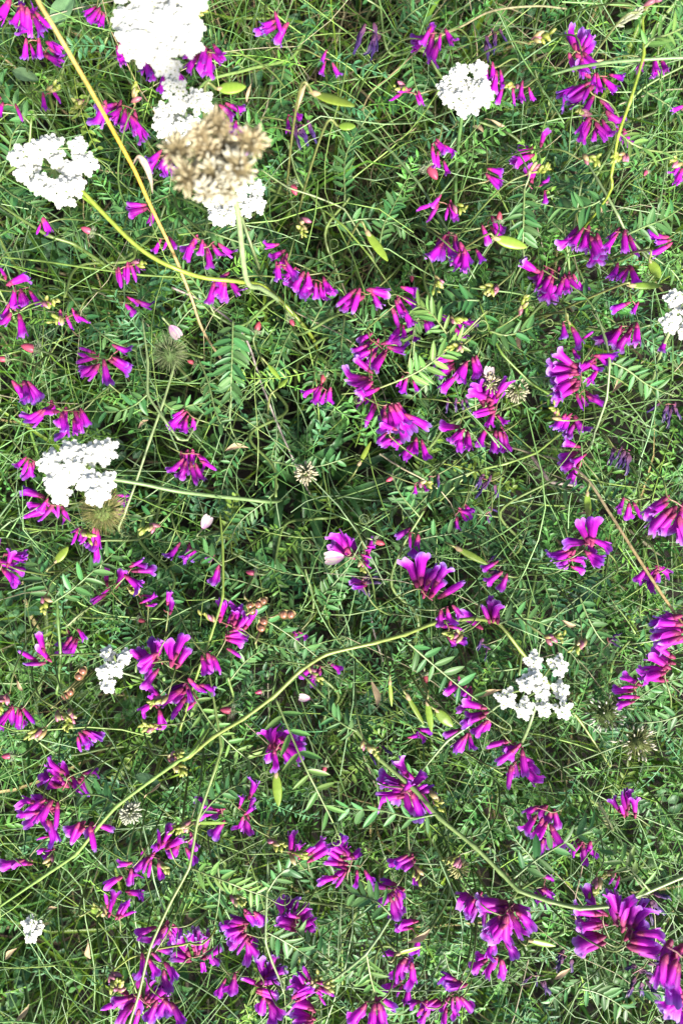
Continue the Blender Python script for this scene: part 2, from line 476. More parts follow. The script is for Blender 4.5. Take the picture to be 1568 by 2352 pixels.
LEAFCOL = [(.044, .116, .027), (.057, .138, .027), (.034, .102, .038), (.085, .166, .025)]
def make_undergrowth():
    mb = MB()
    for npair, n in ((9, 3000), (7, 2500), (11, 2000)):
        xy = scatter(n)
        keep = rng.random(n) < 1.15 - .85 * grassiness(xy)
        keep &= rng.random(n) < .15 + .95 * clump(xy)
        xy = xy[keep]; n = len(xy)
        z = .095 + .118 * rng.random(n) ** .55
        leaf_geo(mb, np.c_[xy, z], rng.uniform(0, 6.28, n), rng.uniform(-.2, .7, n), rng.uniform(.028, .055, n), rng.uniform(-1.1, .2, n), npair,
                 rng.uniform(.0045, .0092, n), rng.uniform(.0012, .0025, n), mixcol(n, LEAFCOL, [4, 4, 3, 1.2]))
    # low leaves with few, broader leaflets
    n = 2200
    xy = scatter(n)
    xy = xy[np.hypot(xy[:, 0] - P(225, 2290, .02).x, xy[:, 1] - P(225, 2290, .02).y) > .03]; n = len(xy)
    leaf_geo(mb, np.c_[xy, .015 + .09 * rng.random(n)], rng.uniform(0, 6.28, n), rng.uniform(0, .8, n), rng.uniform(.015, .03, n), rng.uniform(-.8, .2, n), 3,
             rng.uniform(.009, .016, n), rng.uniform(.0045, .008, n), mixcol(n, [(.06, .14, .035), (.05, .12, .05)], [1, 1]), leaf_ang=55)
    o = link('undergrowth', mb.mesh('undergrowth', M_LEAF)); o['kind'] = 'stuff'
    o['label'] = 'dense low vetch foliage of small green leaflets'; o['category'] = 'undergrowth'

make_grass()
make_undergrowth()

# ------------------------------------------------------------------ leaflets, leaves, leafy stems
def leaflet_mesh(name, w, fold, bend, S=7):
    """leaflet of length 1 along +X, narrow oval, folded along its midrib"""
    mb = MB(); V, C = [], []
    for i in range(S):
        s = i / (S - 1)
        hw = w * .5 * (math.sin(math.pi * min(1, s ** .8)) ** .65 if 0 < s < 1 else .03)
        z = bend * s * s
        for u in (-1, -.5, 0, .5, 1):
            V.append((s, u * hw, z + abs(u) * hw * fold)); C.append([1 + .35 * (u == 0) + .12 * (abs(u) == 1)] * 3)
    b = (np.arange(S - 1)[:, None] * 5 + np.arange(4)[None]).ravel()
    mb.add(V, np.stack([b, b + 1, b + 6, b + 5], -1), None, np.array(C) * np.array([.046, .122, .036]))
    return mb.mesh(name, M_LEAF)
LEAFLETS = [leaflet_mesh('leaflet', w, f, b) for w, f, b in ((.26, .35, -.08), (.30, .2, .06), (.22, .6, -.15), (.33, .3, -.2), (.27, .45, .12))]
PALE_LIT = leaflet_mesh('leaflet', .24, .4, -.1)  # paler copy: lit leaves have their brightness put into the colour; also yellow-green shoots
for m_ in (PALE_LIT,):
    a_ = m_.attributes['col']; buf = np.zeros(len(a_.data) * 4, np.float32); a_.data.foreach_get('color', buf)
    buf = buf.reshape(-1, 4); buf[:, :3] *= np.array([2.0, 1.5, 1.2]); a_.data.foreach_set('color', buf.ravel())

def frame_quat(x, zhint):
    x = Vector(x).normalized(); z = Vector(zhint)
    y = z.cross(x)
    if y.length < 1e-6: y = Vector((0, 1, 0)).cross(x)
    y.normalize(); z = x.cross(y)
    return Matrix((x, y, z)).transposed().to_quaternion()

def tendril_path(p, d, size=.012, turns=1.6):
    d = Vector(d).normalized(); s = d.cross(Vector((0, 0, 1))); s = s.normalized() if s.length > .01 else Vector((1, 0, 0))
    out = []
    sg = R.choice((-1, 1))
    for i in range(22):
        t = i / 21
        r = size * (.35 - .22 * t)
        a = max(0, t - .3) / .7 * turns * 2 * math.pi
        out.append(Vector(p) + d * (size * min(t, .3) * 3 + r * math.sin(a)) + s * sg * r * (1 - math.cos(a)) + Vector((0, 0, .003 * math.sin(5 * t))))
    return np.array([tuple(v) for v in out])

def leaf_part(parent, pbase, path, npair, ll, pale=False, tendril=True, ang=62, name='leaf'):
    """a compound leaf: the rachis (with its tendril) is the part, every leaflet a sub-part"""
    path = np.asarray(path)
    mb = MB()
    b = Vector(path[0])
    rc = (.20, .30, .10) if not pale else (.27, .36, .12)  # pale leaves get a lighter rachis, the lit look painted into its colour
    tube(mb, path - np.array(b), [.0007, .0004], rc, 5)
    if tendril:
        tube(mb, tendril_path(path[-1] - np.array(b), path[-1] - path[-2], R.uniform(.009, .016), R.uniform(1, 2)), [.0004, .00018], rc, 4)
    lf = link(name, mb.mesh('leaf', M_STEM), parent, b, base=pbase)
    n = len(path)
    roll = R.uniform(-.45, .45)
    for k in range(npair):
        for sg in (-1, 1):
            t = .10 + .88 * (k + .18 * (sg > 0) + R.uniform(-.15, .15)) / npair
            f = t * (n - 1); i = min(int(f), n - 2)
            p = Vector(path[i] + (path[i + 1] - path[i]) * (f - i)); T = Vector(path[i + 1] - path[i]).normalized()
            sd = T.cross(Vector((0, 0, 1))).normalized() if abs(T.z) < .98 else Vector((1, 0, 0))
            nn = sd.cross(T); sd, nn = sd * math.cos(roll) + nn * math.sin(roll), nn * math.cos(roll) - sd * math.sin(roll)
            a = math.radians(ang + R.gauss(0, 11) - 14 * t)
            d = T * math.cos(a) + sd * sg * math.sin(a) + nn * R.gauss(.15, .22)
            q = frame_quat(d, nn + sd * R.gauss(0, .3))
            s = ll * (1 - .3 * abs(t - .45)) * R.uniform(.82, 1.12)
            link('leaflet', PALE_LIT if pale else R.choice(LEAFLETS), lf, p, q, (s, s * R.uniform(.85, 1.15), s), base=b)
    return lf

def joined_leaf(parent, pbase, base, az, pitch, L, curl, npair, ll, lw, col):
    mb = MB()
    leaf_geo(mb, np.zeros((1, 3)) + np.array([0, 0, 0.0]), np.array([az]), np.array([pitch]), np.array([L]), np.array([curl]), npair,
             np.array([ll]), np.array([lw]), np.array([col]))
    v = mb.v
    return link('leaf', mb.mesh('leaf', M_LEAF), parent, base, base=pbase)

STEMC = (.19, .29, .075)
def to_ground(p, spread=.03, rr=R):
    return Vector((p[0] + rr.uniform(-spread, spread), p[1] + rr.uniform(-spread, spread), -.004))

VSTEMS = []
def leafy_sprig(x, y, az, L, z0, z1, nleaf, fine):
    """a random leafy vetch shoot, rooted in the soil"""
    p0 = Vector((x, y, 0))
    d = Vector((math.cos(az), math.sin(az), 0))
    e = thing('vetch_shoot', 'vetch shoot', p0)
    root = Vector((x - d.x * .03, y - d.y * .03, -.004))
    pts = [root, p0 + Vector((0, 0, z0))]
    for k in range(1, 5):
        w = d.cross(Vector((0, 0, 1))) * R.uniform(-.018, .018)
        pts.append(p0 + d * L * k / 4 + w + Vector((0, 0, z0 + (z1 - z0) * (k / 4) ** .7)))
    path = catmull(pts, 6)
    mb = MB(); tube(mb, path - np.array(p0), [.0013, .0011, .0008], STEMC, 6)
    link('stem', mb.mesh('stem', M_STEM), e, p0, base=p0)
    n = len(path)
    for k in range(nleaf):
        i = int(n * (.28 + .70 * k / max(1, nleaf - 1))) - 1; i = min(i, n - 2)
        T = path[i + 1] - path[i]; a0 = math.atan2(T[1], T[0]) + (1 if k % 2 else -1) * R.uniform(.6, 1.3)
        Ln = R.uniform(.034, .056); pit = R.uniform(-.1, .5); cu = R.uniform(-.9, .0)
        if fine:
            lp = curves(path[i:i + 1], np.array([a0]), np.array([Ln]), np.array([math.pi / 2 - pit]), np.array([-cu]), 9, .2)[0]
            leaf_part(e, p0, lp, R.randint(8, 11), R.uniform(.0072, .0105), tendril=R.random() < .6)
        else:
            c = np.array(R.choice(LEAFCOL)) * R.uniform(.9, 1.3)
            joined_leaf(e, p0, Vector(path[i]), a0, pit, Ln, cu, R.randint(8, 10), R.uniform(.0070, .0100), R.uniform(.0018, .0027), c)
    VSTEMS.append((e, Vector(path[-1]) * .5 + Vector(path[n // 2]) * .5))

def random_sprigs():
    cells = [(cx, cy) for cx in range(7) for cy in range(11)]
    for cx, cy in cells:
        px = 1568 * (cx + R.uniform(.1, .9)) / 7; py = 2352 * (cy + R.uniform(.1, .9)) / 11
        if (px < 360 and py > 300 and R.random() < .45) or (py < 300 and px < 1150 and R.random() < .7): continue
        if math.hypot(px - 720, (py - 1130) * .8) < 150 and R.random() < .8: continue
        z1 = R.uniform(.185, .232)
        az = R.uniform(0, 6.28); L = R.uniform(.06, .12)
        tip = P(px, py, z1)
        leafy_sprig(tip.x - math.cos(az) * L * .6, tip.y - math.sin(az) * L * .6, az, L, z1 * R.uniform(.5, .75), z1, R.randint(4, 6), z1 > .205)
random_sprigs()

# leaves and stems that stand out in the photograph: picture points, height, width in picture px
def px_path(pts, z, n=6, kink=0.0):
    zz = [z] * len(pts) if np.isscalar(z) else np.interp(np.linspace(0, 1, len(pts)), np.linspace(0, 1, len(z)), z)
    w = [P(x, y, h) for (x, y), h in zip(pts, zz)]
    c = catmull(w, n)
    if kink:                                    # straight between the nodes, as vetch stems are
        ww = np.array([tuple(p) for p in w]); t = np.arange(len(c)) / n
        lin = np.stack([np.interp(t, np.arange(len(ww)), ww[:, k]) for k in range(3)], 1)
        c = c * (1 - kink) + lin * kink
    return c

def green_stem(pts, z, wpx, col, leaves=(), root='end', cat='stem', name='green_stem', mat=None, col2=None, extra=()):
    """one drawn stem, its leaves given as (points, height, pairs, leaflet length in px, pale)"""
    path = px_path(pts, z, 6, .6)
    swell = np.where(np.arange(len(path)) % 6 == 0, 1.28, 1.0)
    for which in (('start', 'end') if root == 'both' else (root,)):
        if which == 'end':
            d = path[-1] - path[-2]; d /= np.linalg.norm(d)
            t = catmull([path[-1], path[-1] + d * .02 + np.array([0, 0, -.02]), path[-1] + d * .035 + np.array([0, 0, -path[-1][2] - .004])], 5)[1:]
            path = np.vstack([path, t]); swell = np.concatenate([swell, np.ones(len(t))])
        elif which == 'start':
            d = path[0] - path[1]; d /= np.linalg.norm(d)
            t = catmull([path[0] + d * .035 + np.array([0, 0, -path[0][2] - .004]), path[0] + d * .02 + np.array([0, 0, -.02]), path[0]], 5)[:-1]
            path = np.vstack([t, path]); swell = np.concatenate([np.ones(len(t)), swell])
    lo = path[np.argmin(path[:, 2])]
    b = Vector((lo[0], lo[1], 0))
    e = thing(name, cat, b)
    zz = z if np.isscalar(z) else float(np.mean(z))
    mb = MB()
    cc = np.array(col) if col2 is None else np.array([col, col2])
    tube(mb, path - np.array(b), wpx * mpp(zz) * .37 * swell * np.interp(np.linspace(0, 1, len(path)), [0, .15, 1], [.6, 1, .95]), cc, 7)
    link('stem', mb.mesh('stem', mat or M_STEM), e, b, base=b)
    for (lp, lz, np_, lpx, pale) in leaves:
        w = px_path(lp, lz)
        leaf_part(e, b, w, np_, lpx * mpp(np.mean(lz)), pale)
    mid = px_path(pts, z)
    VSTEMS.append((e, Vector(mid[len(mid) // 2])))
    return e

YG, PG, MG = (.30, .40, .06), (.26, .36, .15), (.15, .25, .06)
STEM_ROWS = [
    # points, z, width px, colour, leaves
    ([(1400, 1760), (1330, 1655), (1250, 1560), (1195, 1495), (1145, 1432), (1090, 1421), (1000, 1430), (930, 1457), (860, 1476), (750, 1502), (690, 1540), (630, 1598), (560, 1650), (490, 1692), (435, 1738), (400, 1757)], [.20, .215, .24, .262, .27, .262, .25], 12, (.27, .37, .07),
     [([(632, 1602), (665, 1680), (700, 1760), (735, 1830), (765, 1890)], [.262, .275, .27], 6, 62, True),
      ([(934, 1474), (975, 1510), (1009, 1539), (1065, 1585), (1124, 1629)], [.255, .25, .245], 6, 50, False),
      ([(1145, 1432), (1185, 1420), (1225, 1425), (1265, 1440)], [.235, .23, .22], 4, 48, False)]),
    ([(690, 1545), (760, 1615), (820, 1680), (870, 1742), (950, 1812), (1010, 1880), (1090, 1945), (1150, 2005), (1190, 2045), (1260, 2070), (1330, 2086), (1400, 2080), (1480, 2050), (1568, 2012), (1640, 1980)], [.225, .245, .262, .272, .28, .29], 14, (.25, .35, .10),
     [([(1179, 2017), (1230, 1975), (1284, 1942), (1335, 1915), (1379, 1892)], [.272, .268, .255], 6, 56, False),
      ([(1000, 1870), (945, 1878), (880, 1862), (820, 1858), (770, 1850)], [.262, .258, .25], 6, 55, False),
      ([(1490, 2045), (1455, 2005), (1425, 1975), (1400, 1950)], [.285, .288, .28], 5, 52, True),
      ([(820, 1680), (790, 1665), (760, 1640), (735, 1610)], [.24, .24, .23], 6, 42, False)]),
    ([(480, 1540), (495, 1630), (508, 1715), (495, 1765), (455, 1882), (435, 1992), (390, 2077), (345, 2177), (320, 2282), (298, 2350), (280, 2400)], [.235, .25, .255, .25, .25], 9, (.28, .37, .10),
     [([(440, 1994), (480, 2010), (525, 2027), (565, 2043), (605, 2057)], [.252, .258, .25], 9, 50, True),
      ([(455, 1882), (490, 1840), (530, 1810), (570, 1800)], [.25, .245, .235], 7, 42, False)]),
    ([(505, 1175), (512, 1260), (512, 1370), (485, 1460), (460, 1530), (440, 1590), (425, 1640)], [.225, .24, .24, .225], 8, (.22, .34, .06),
     [([(510, 1370), (560, 1400), (620, 1430), (680, 1470), (730, 1510)], [.235, .232, .22], 7, 42, False),
      ([(440, 1590), (470, 1640), (500, 1680), (540, 1720), (590, 1760)], [.235, .235, .225], 8, 44, True),
      ([(512, 1300), (480, 1275), (440, 1262), (400, 1268)], [.235, .232, .22], 7, 38, False)]),
    ([(327, 730), (340, 830), (340, 905), (375, 960), (410, 1008), (430, 1010), (442, 990)], [.225, .235, .225], 8, PG,
     [([(340, 905), (310, 930), (270, 945), (225, 945)], [.23, .225, .215], 7, 38, False)]),
    ([(412, 800), (395, 860), (375, 925), (345, 1010), (312, 1110), (290, 1170)], [.225, .235, .225], 8, PG,
     [([(375, 925), (400, 940), (440, 930), (480, 925)], [.23, .23, .22], 6, 40, False)]),
    ([(1474, 35), (1477, 125), (1445, 235), (1419, 310), (1405, 390)], [.30, .30, .27], 9, (.32, .42, .05),
     [([(1477, 110), (1500, 90), (1530, 80), (1565, 65)], [.30, .305, .30], 5, 46, True),
      ([(1420, 305), (1450, 330), (1490, 345), (1530, 350)], [.28, .28, .27], 7, 44, True)]),
    ([(1349, 375), (1372, 415), (1394, 452), (1418, 495), (1440, 540), (1475, 580)], [.245, .255, .24], 8, PG,
     [([(1394, 450), (1360, 470), (1320, 480), (1270, 475)], [.25, .245, .235], 7, 46, False),
      ([(1440, 538), (1480, 520), (1520, 505), (1560, 480)], [.25, .25, .24], 7, 46, False)]),
    ([(1366, 712), (1389, 780), (1399, 832), (1392, 915), (1370, 980)], [.235, .245, .225], 8, PG,
     [([(1366, 712), (1340, 680), (1300, 650), (1270, 640)], [.235, .23, .225], 5, 40, False),
      ([(1399, 830), (1440, 850), (1480, 880), (1520, 900)], [.24, .235, .225], 8, 40, False)]),
    ([(1099, 690), (1124, 760), (1154, 815), (1219, 880), (1260, 905)], [.235, .24, .225], 7, (.20, .33, .05),
     [([(1099, 690), (1060, 690), (1020, 700), (975, 715)], [.238, .24, .23], 8, 46, False),
      ([(1124, 760), (1160, 770), (1200, 760), (1235, 745)], [.238, .24, .23], 7, 42, False)]),
    ([(784, 905), (850, 898), (924, 870), (980, 832), (1034, 795), (1075, 755)], [.235, .25, .245], 6, (.30, .40, .13),
     [([(924, 870), (965, 850), (1000, 825), (1034, 797), (1065, 770)], [.252, .256, .25], 8, 50, True),
      ([(1040, 790), (1010, 745), (985, 715), (955, 700)], [.25, .255, .25], 8, 44, True)]),
    ([(615, 1975), (613, 2062), (610, 2162), (625, 2210), (640, 2245)], [.245, .25, .24], 7, PG,
     [([(613, 2050), (640, 2010), (680, 1985), (725, 1965)], [.25, .25, .24], 7, 44, False),
      ([(611, 2140), (650, 2160), (690, 2185), (730, 2215)], [.248, .245, .235], 7, 46, False)]),
    ([(902, 2100), (870, 2150), (839, 2192), (800, 2225), (760, 2255)], [.25, .255, .24], 9, PG,
     [([(841, 2190), (850, 2240), (862, 2285), (885, 2350)], [.252, .25, .24], 9, 46, True),
      ([(900, 2105), (870, 2075), (835, 2060), (800, 2050)], [.25, .25, .24], 7, 44, False)]),
    ([(132, 1370), (134, 1430), (140, 1505), (135, 1560)], [.23, .235, .22], 9, MG,
     [([(122, 1384), (165, 1355), (205, 1320), (240, 1289), (270, 1262)], [.235, .235, .225], 6, 48, False),
      ([(136, 1390), (110, 1355), (95, 1320), (85, 1280)], [.23, .23, .22], 6, 46, False)]),
    ([(440, 2000), (500, 1985), (560, 1950), (600, 1930)], .235, 5, MG,
     [([(500, 1985), (505, 2040), (500, 2090), (490, 2140)], [.235, .235, .225], 9, 40, False)]),
    ([(1264, 172), (1320, 156), (1384, 145), (1470, 137), (1580, 132), (1660, 132)], [.255, .275, .28], 10, (.20, .31, .12), []),
    ([(0, 2082), (90, 2020), (175, 1962), (225, 1900), (270, 1850), (350, 1790), (400, 1755)], [.22, .245, .26], 11, (.22, .36, .08),
     [([(270, 1850), (240, 1830), (205, 1825), (170, 1830)], [.245, .24, .23], 6, 42, False)]),
    ([(0, 470), (110, 540), (170, 560), (230, 600)], [.22, .225, .20], 11, MG, []),
    ([(0, 590), (100, 600), (200, 615), (330, 632), (480, 640)], [.225, .225, .22], 6, (.22, .33, .06), []),
    ([(1160, 330), (1190, 350), (1215, 400), (1203, 440), (1200, 545)], [.22, .238, .23], 6, PG,
     [([(1203, 430), (1202, 480), (1201, 520), (1200, 560)], [.24, .242, .235], 8, 46, False)]),
    ([(535, 730), (534, 790), (532, 850), (530, 925)], [.21, .225, .215], 5, PG,
     [([(535, 735), (534, 790), (532, 850), (530, 915)], [.228, .232, .222], 11, 52, False)]),
    ([(950, 640), (950, 700), (952, 760), (950, 800)], [.215, .238, .225], 5, PG,
     [([(1000, 690), (975, 712), (955, 740), (945, 790)], [.238, .24, .23], 7, 38, True)]),
    ([(680, 1395), (740, 1410), (800, 1412), (860, 1400)], .205, 5, MG,
     [([(740, 1408), (760, 1360), (790, 1320), (800, 1280)], [.21, .21, .20], 9, 38, False)]),
    ([(1230, 1560), (1240, 1480), (1270, 1420), (1330, 1370), (1400, 1320)], [.21, .222, .215], 5, PG,
     [([(1240, 1480), (1290, 1440), (1340, 1415), (1390, 1395)], [.222, .222, .215], 8, 38, False),
      ([(1330, 1370), (1350, 1420), (1380, 1470), (1420, 1500)], [.22, .22, .21], 8, 38, False)]),
    ([(1010, 1150), (1080, 1085), (1160, 1065), (1230, 1040), (1280, 1000)], [.21, .222, .215], 8, (.20, .31, .06),
     [([(1080, 1085), (1040, 1100), (1000, 1120), (960, 1160)], [.222, .222, .21], 8, 40, False)]),
    ([(969, 1770), (1024, 1704), (1075, 1668), (1129, 1631)], [.235, .245, .24], 8, PG, []),
    ([(260, 2230), (300, 2200), (360, 2180), (420, 2170)], .24, 6, (.30, .40, .06), []),
    ([(560, 2352), (640, 2250), (740, 2150), (800, 2100)], [.2, .21, .2], 5, MG,
     [([(640, 2250), (690, 2230), (740, 2225), (790, 2235)], [.215, .215, .205], 8, 40, False)]),
    ([(1290, 2352), (1330, 2270), (1370, 2230), (1430, 2160)], [.2, .21, .2], 6, MG,
     [([(1330, 2270), (1370, 2280), (1410, 2300), (1450, 2330)], [.212, .212, .205], 8, 42, False)]),
    ([(700, 1200), (760, 1150), (850, 1120), (960, 1080)], [.17, .19, .19], 5, MG,
     [([(1000, 1075), (960, 1110), (930, 1150), (880, 1180)], [.2, .205, .2], 9, 38, False)]),
    ([(1568, 1660), (1480, 1690), (1400, 1720), (1300, 1760)], [.23, .225, .21], 5, PG,
     [([(1568, 1640), (1520, 1655), (1470, 1660), (1430, 1655)], [.232, .232, .225], 7, 40, False)]),
    ([(740, 480), (790, 520), (850, 590), (890, 650)], [.21, .222, .21], 6, (.22, .33, .06),
     [([(870, 570), (880, 520), (900, 480), (915, 450)], [.222, .222, .215], 8, 36, False)]),
    ([(1090, 640), (1010, 500), (960, 420), (900, 350), (820, 280), (740, 240)], [.215, .215, .20], 8, (.17, .26, .10), []),
    ([(600, 390), (660, 430), (720, 450), (790, 480), (830, 545)], [.23, .222, .21], 6, PG, []),
]
for row in STEM_ROWS:
    green_stem(*row[:4], leaves=row[4], name='climbing_vetch', cat='vetch')

# ------------------------------------------------------------------ vetch flower heads
def floret_mesh(name, L=1.0, flare=1.0, reflex=.22, notch=.10, closed=False, keel=True, twist=0):
    """one vetch flower, length 1 along +X: calyx, the wrapped strap-like standard with its notched lip, wings and keel"""
    mb = MB()
    S, U = 10, 9
    V, C = [], []
    for i in range(S):
        s = i / (S - 1)
        ph = math.radians(np.interp(s, [0, .25, .6, .8, 1], [165, 150, 115, 70 if not closed else 110, 42 if not closed else 120]))
        w = np.interp(s, [0, .12, .35, .62, .82, 1], [.05, .10, .14, .165, .21 * flare, .235 * flare]) if not closed else np.interp(s, [0, .15, .5, .85, 1], [.05, .10, .12, .10, .03])
        Rr = w / math.sin(min(ph, math.pi / 2)) * (1 if ph < math.pi / 2 else .85)
        top = .09 * math.sin(math.pi * s * .8) + reflex * max(0, s - .62) ** 1.5 * 4
        for j in range(U):
            u = -1 + 2 * j / (U - 1)
            x = s - (.16 * max(0, s - .7) / .3) * abs(u) ** 2.5 - notch * 1.6 * max(0, s - .7) / .3 * (1 - abs(u)) ** 2
            wav = .035 * math.sin(5 * u + 9 * s + 4 * flare) * max(0, s - .5) * 2
            y = Rr * math.sin(u * ph) + twist * s * s * .2
            z = Rr * (math.cos(u * ph) - 1) + top + wav
            V.append((x, y, z)); C.append((min(1, s * .96 + .08 * abs(u) * (s > .6)), u * .5 + .5, 1.0 * (s < .16) + .6 * (.16 <= s < .25)))
    b = (np.arange(S - 1)[:, None] * U + np.arange(U - 1)[None]).ravel()
    mb.add(V, np.stack([b, b + 1, b + U + 1, b + U], -1), None, C)
    # calyx cup with teeth
    tube(mb, [(-.05, 0, -.02), (.0, 0, -.02), (.10, 0, -.02), (.20, 0, -.02)], [.02, .055, .075, .085], (.05, .5, 1.0), 7)
    if keel and not closed:
        for sg in (-1, 1):
            V, C = [], []
            for i in range(6):
                s = i / 5
                hw = np.interp(s, [0, .4, .8, 1], [.03, .085, .10, .03])
                for u in (-1, 0, 1):
                    V.append((.35 + .55 * s - .04 * abs(u), sg * (.05 + .10 * s * flare) + u * hw * .45, -.10 - .03 * s + (-.05 * abs(u)) + sg * u * .05))
                    C.append((.55 + .42 * s, .5 + .2 * u, 0))
            b = (np.arange(5)[:, None] * 3 + np.arange(2)[None]).ravel()
            mb.add(V, np.stack([b, b + 1, b + 4, b + 3], -1), None, C)
        tube(mb, [(.25, 0, -.09), (.5, 0, -.12), (.70, 0, -.13), (.80, 0, -.10)], [.06, .065, .05, .015], (.45, .5, .1), 6)
    return mb.mesh(name, M_PETAL)
FLORETS = [floret_mesh('floret', flare=1.0, reflex=.25), floret_mesh('floret', flare=1.25, reflex=.12, notch=.14), floret_mesh('floret', flare=.85, reflex=.38, twist=.4),
           floret_mesh('floret', flare=1.1, reflex=.05, notch=.08, twist=-.4), floret_mesh('floret', flare=.7, reflex=.18)]
SHUT = floret_mesh('floret', closed=True, reflex=.05)

def bud_mesh(name, c0, c1):
    mb = MB()
    tube(mb, catmull([(-.15, 0, 0), (.2, 0, .02), (.6, 0, .0), (1, 0, -.10)], 3), [.04, .13, .22, .25, .24, .18, .05], np.array([c0, c0, c1]), 7)
    return mb.mesh(name, M_POD)
BUD_Y = [bud_mesh('bud', (.30, .36, .06), (.62, .62, .20)), bud_mesh('bud', (.26, .34, .05), (.50, .56, .10))]
BUD_P = [bud_mesh('bud', (.46, .36, .14), (.72, .62, .34)), bud_mesh('bud', (.42, .16, .20), (.60, .22, .36))]

def wither_mesh(name, seed):
    rr = random.Random(seed)
    mb = MB()
    for k in range(3):
        pts = [(0, 0, 0)]
        for i in range(1, 6):
            pts.append((i / 5, rr.uniform(-.05, .05) + k * .04 - .04, rr.uniform(-.06, .06)))
        c = [(.16, .06, .10), (.06, .022, .13), (.045, .03, .16) if rr.random() < .7 else (.30, .24, .36)]
        tube(mb, catmull(pts, 3), [.05, .07, .05, .075, .04, .015], np.array(c), 5, flat=.45)
    return mb.mesh(name, M_DRY)
WITHER = [wither_mesh('withered_floret', i) for i in range(4)]

KIND = {  # object colour: (purple share, lavender tips, -)
    'm': ((.0, .2), (.15, .5)), 'l': ((.0, .15), (.8, 1.0)), 'p': ((.6, 1.0), (.2, .6)), 'c': ((.1, .5), (.0, .1)), 'b': ((.0, .4), (.0, .2)), 'w': ((.8, 1), (0, .2)),
}
KNAME = {'m': 'bright magenta', 'l': 'lavender-tipped magenta', 'p': 'violet-purple', 'c': 'deep crimson-purple', 'b': 'yellow-budded magenta', 'w': 'withered dark blue'}
HEADS = []
def head(x, y, dr, n, kind='m', spread=90, sc=1.0, z=None, buds=0, sdir=None):
    """(x, y) middle of the flowers, dr where their mouths point (picture angle), n flowers"""
    if z is None:
        z = R.uniform(.222, .252) if kind in 'mlpb' else R.uniform(.20, .235)
    L = .0141 * min(sc, 1.36)
    spread *= .68
    if n > 6: n = max(6, round(n * .92))
    c = P(x, y, z)
    D = idir(dr)
    base = c - D * L * .55
    ax = idir(dr + 90 + R.uniform(-20, 20))
    axlen = min(.014, .0017 * n) * (1.15 - min(spread, 180) / 240)
    if sdir is None: sdir = dr + 180 + R.uniform(-70, 70)
    sv = idir(sdir)
    side = 1 if ax.dot(sv) >= 0 else -1
    ax = ax * side
    # stalk: raceme axis, then away and down into the soil
    a0 = base - ax * axlen * .5; a1 = base + ax * axlen * .5
    st = [a0 + Vector((0, 0, -.0015)), base + Vector((0, 0, -.001)), a1 + Vector((0, 0, -.0015))]
    l1 = R.uniform(.022, .04)
    p1 = a1 + (ax * .4 + sv).normalized() * l1 * .45 + Vector((0, 0, -.007)); p2 = p1 + sv * l1 * .6 + Vector((0, 0, -.045))
    g = p2 + sv * R.uniform(.005, .03); g.z = -.004
    st += [p1, p2, (p2 + g) * .5 + Vector((R.uniform(-.01, .01), R.uniform(-.01, .01), 0)), g]
    e = thing('vetch_flower_head', 'flower', Vector((g.x, g.y, 0)))
    b = e.location.copy()
    path = catmull(st, 5)
    mb = MB()
    tube(mb, path - np.array(b), [.0003, .0004, .0005, .0007, .0008], np.array([(.36, .06, .14), (.30, .14, .08), (.19, .24, .07), (.14, .22, .06), (.12, .20, .05), (.12, .20, .05)]), 6)
    link('stalk', mb.mesh('stalk', M_STEM), e, b, base=b)
    (h0, h1), (t0, t1) = KIND[kind]
    for i in range(n):
        u = (i / (n - 1) - .5) if n > 1 else 0
        lay = (i % 2) if n > 4 else R.choice((0, 0, 1))
        ang = dr - side * 0 + (u * spread * -side) * -1 + R.gauss(0, 7)
        # fan: flowers at the +ax end turn towards +ax
        dv = (D * math.cos(math.radians(u * spread)) + ax * math.sin(math.radians(u * spread))).normalized()
        dv = Quaternion((0, 0, 1), math.radians(R.gauss(0, 13) if R.random() > .12 else R.gauss(0, 45))) @ dv
        el = math.radians(R.uniform(-30, 18) - 16 * lay)
        dv = (dv * math.cos(el) + Vector((0, 0, math.sin(el)))).normalized()
        s = L * R.uniform(.72, 1.12)
        pos = base + ax * (u * axlen + R.gauss(0, .0012)) + D * (L * (.22 if lay == 0 and n > 6 else 0) + R.gauss(0, .0018)) + Vector((R.uniform(-.0008, .0008), R.uniform(-.0008, .0008), .0015 - .0035 * lay))
        roll = R.gauss(0, .8)
        zh = Quaternion(dv, roll) @ Vector((0, 0, 1))
        q = frame_quat(dv, zh)
        if kind == 'w':
            o = link('withered_floret', R.choice(WITHER), e, pos, q, s * .85, base=b)
        else:
            shut = (kind == 'b' and R.random() < .35) or R.random() < .12
            o = link('floret', SHUT if shut else R.choice(FLORETS), e, pos, q, (s, s * R.uniform(.85, 1.1), s), base=b)
            old = R.random() < .16                      # some flowers have aged to violet
            o.color = (R.uniform(.7, 1) if old else R.uniform(h0, h1), R.uniform(t0, t1), 0, 1)
    nb = buds or (6 if kind == 'b' else 0)
    tipd = (-ax * .8 + D * .1 + Vector((0, 0, .25))).normalized()
    for i in range(nb):
        k = i / max(1, nb - 1)
        pos = a0 + tipd * (.009 * k * sc) + Vector((R.uniform(-.0012, .0012), R.uniform(-.0012, .0012), .002 + R.uniform(0, .0015)))
        dv = (tipd * .5 + D * R.uniform(-.3, 1) + ax * R.uniform(-.5, .5) + Vector((0, 0, R.uniform(-.1, .6)))).normalized()
        link('bud', R.choice(BUD_P if (k < .35 and kind == 'b') else BUD_Y), e, pos, frame_quat(dv, (0, 0, 1)), R.uniform(.0040, .0056) * (1.15 - .4 * k), base=b)
    if nb:
        mb = MB(); tube(mb, [tuple(a0 - b), tuple(a0 + tipd * .010 * sc - b)], [.0006, .0004], (.36, .38, .10), 5)
        link('axis', mb.mesh('axis', M_STEM), e, b, base=b)
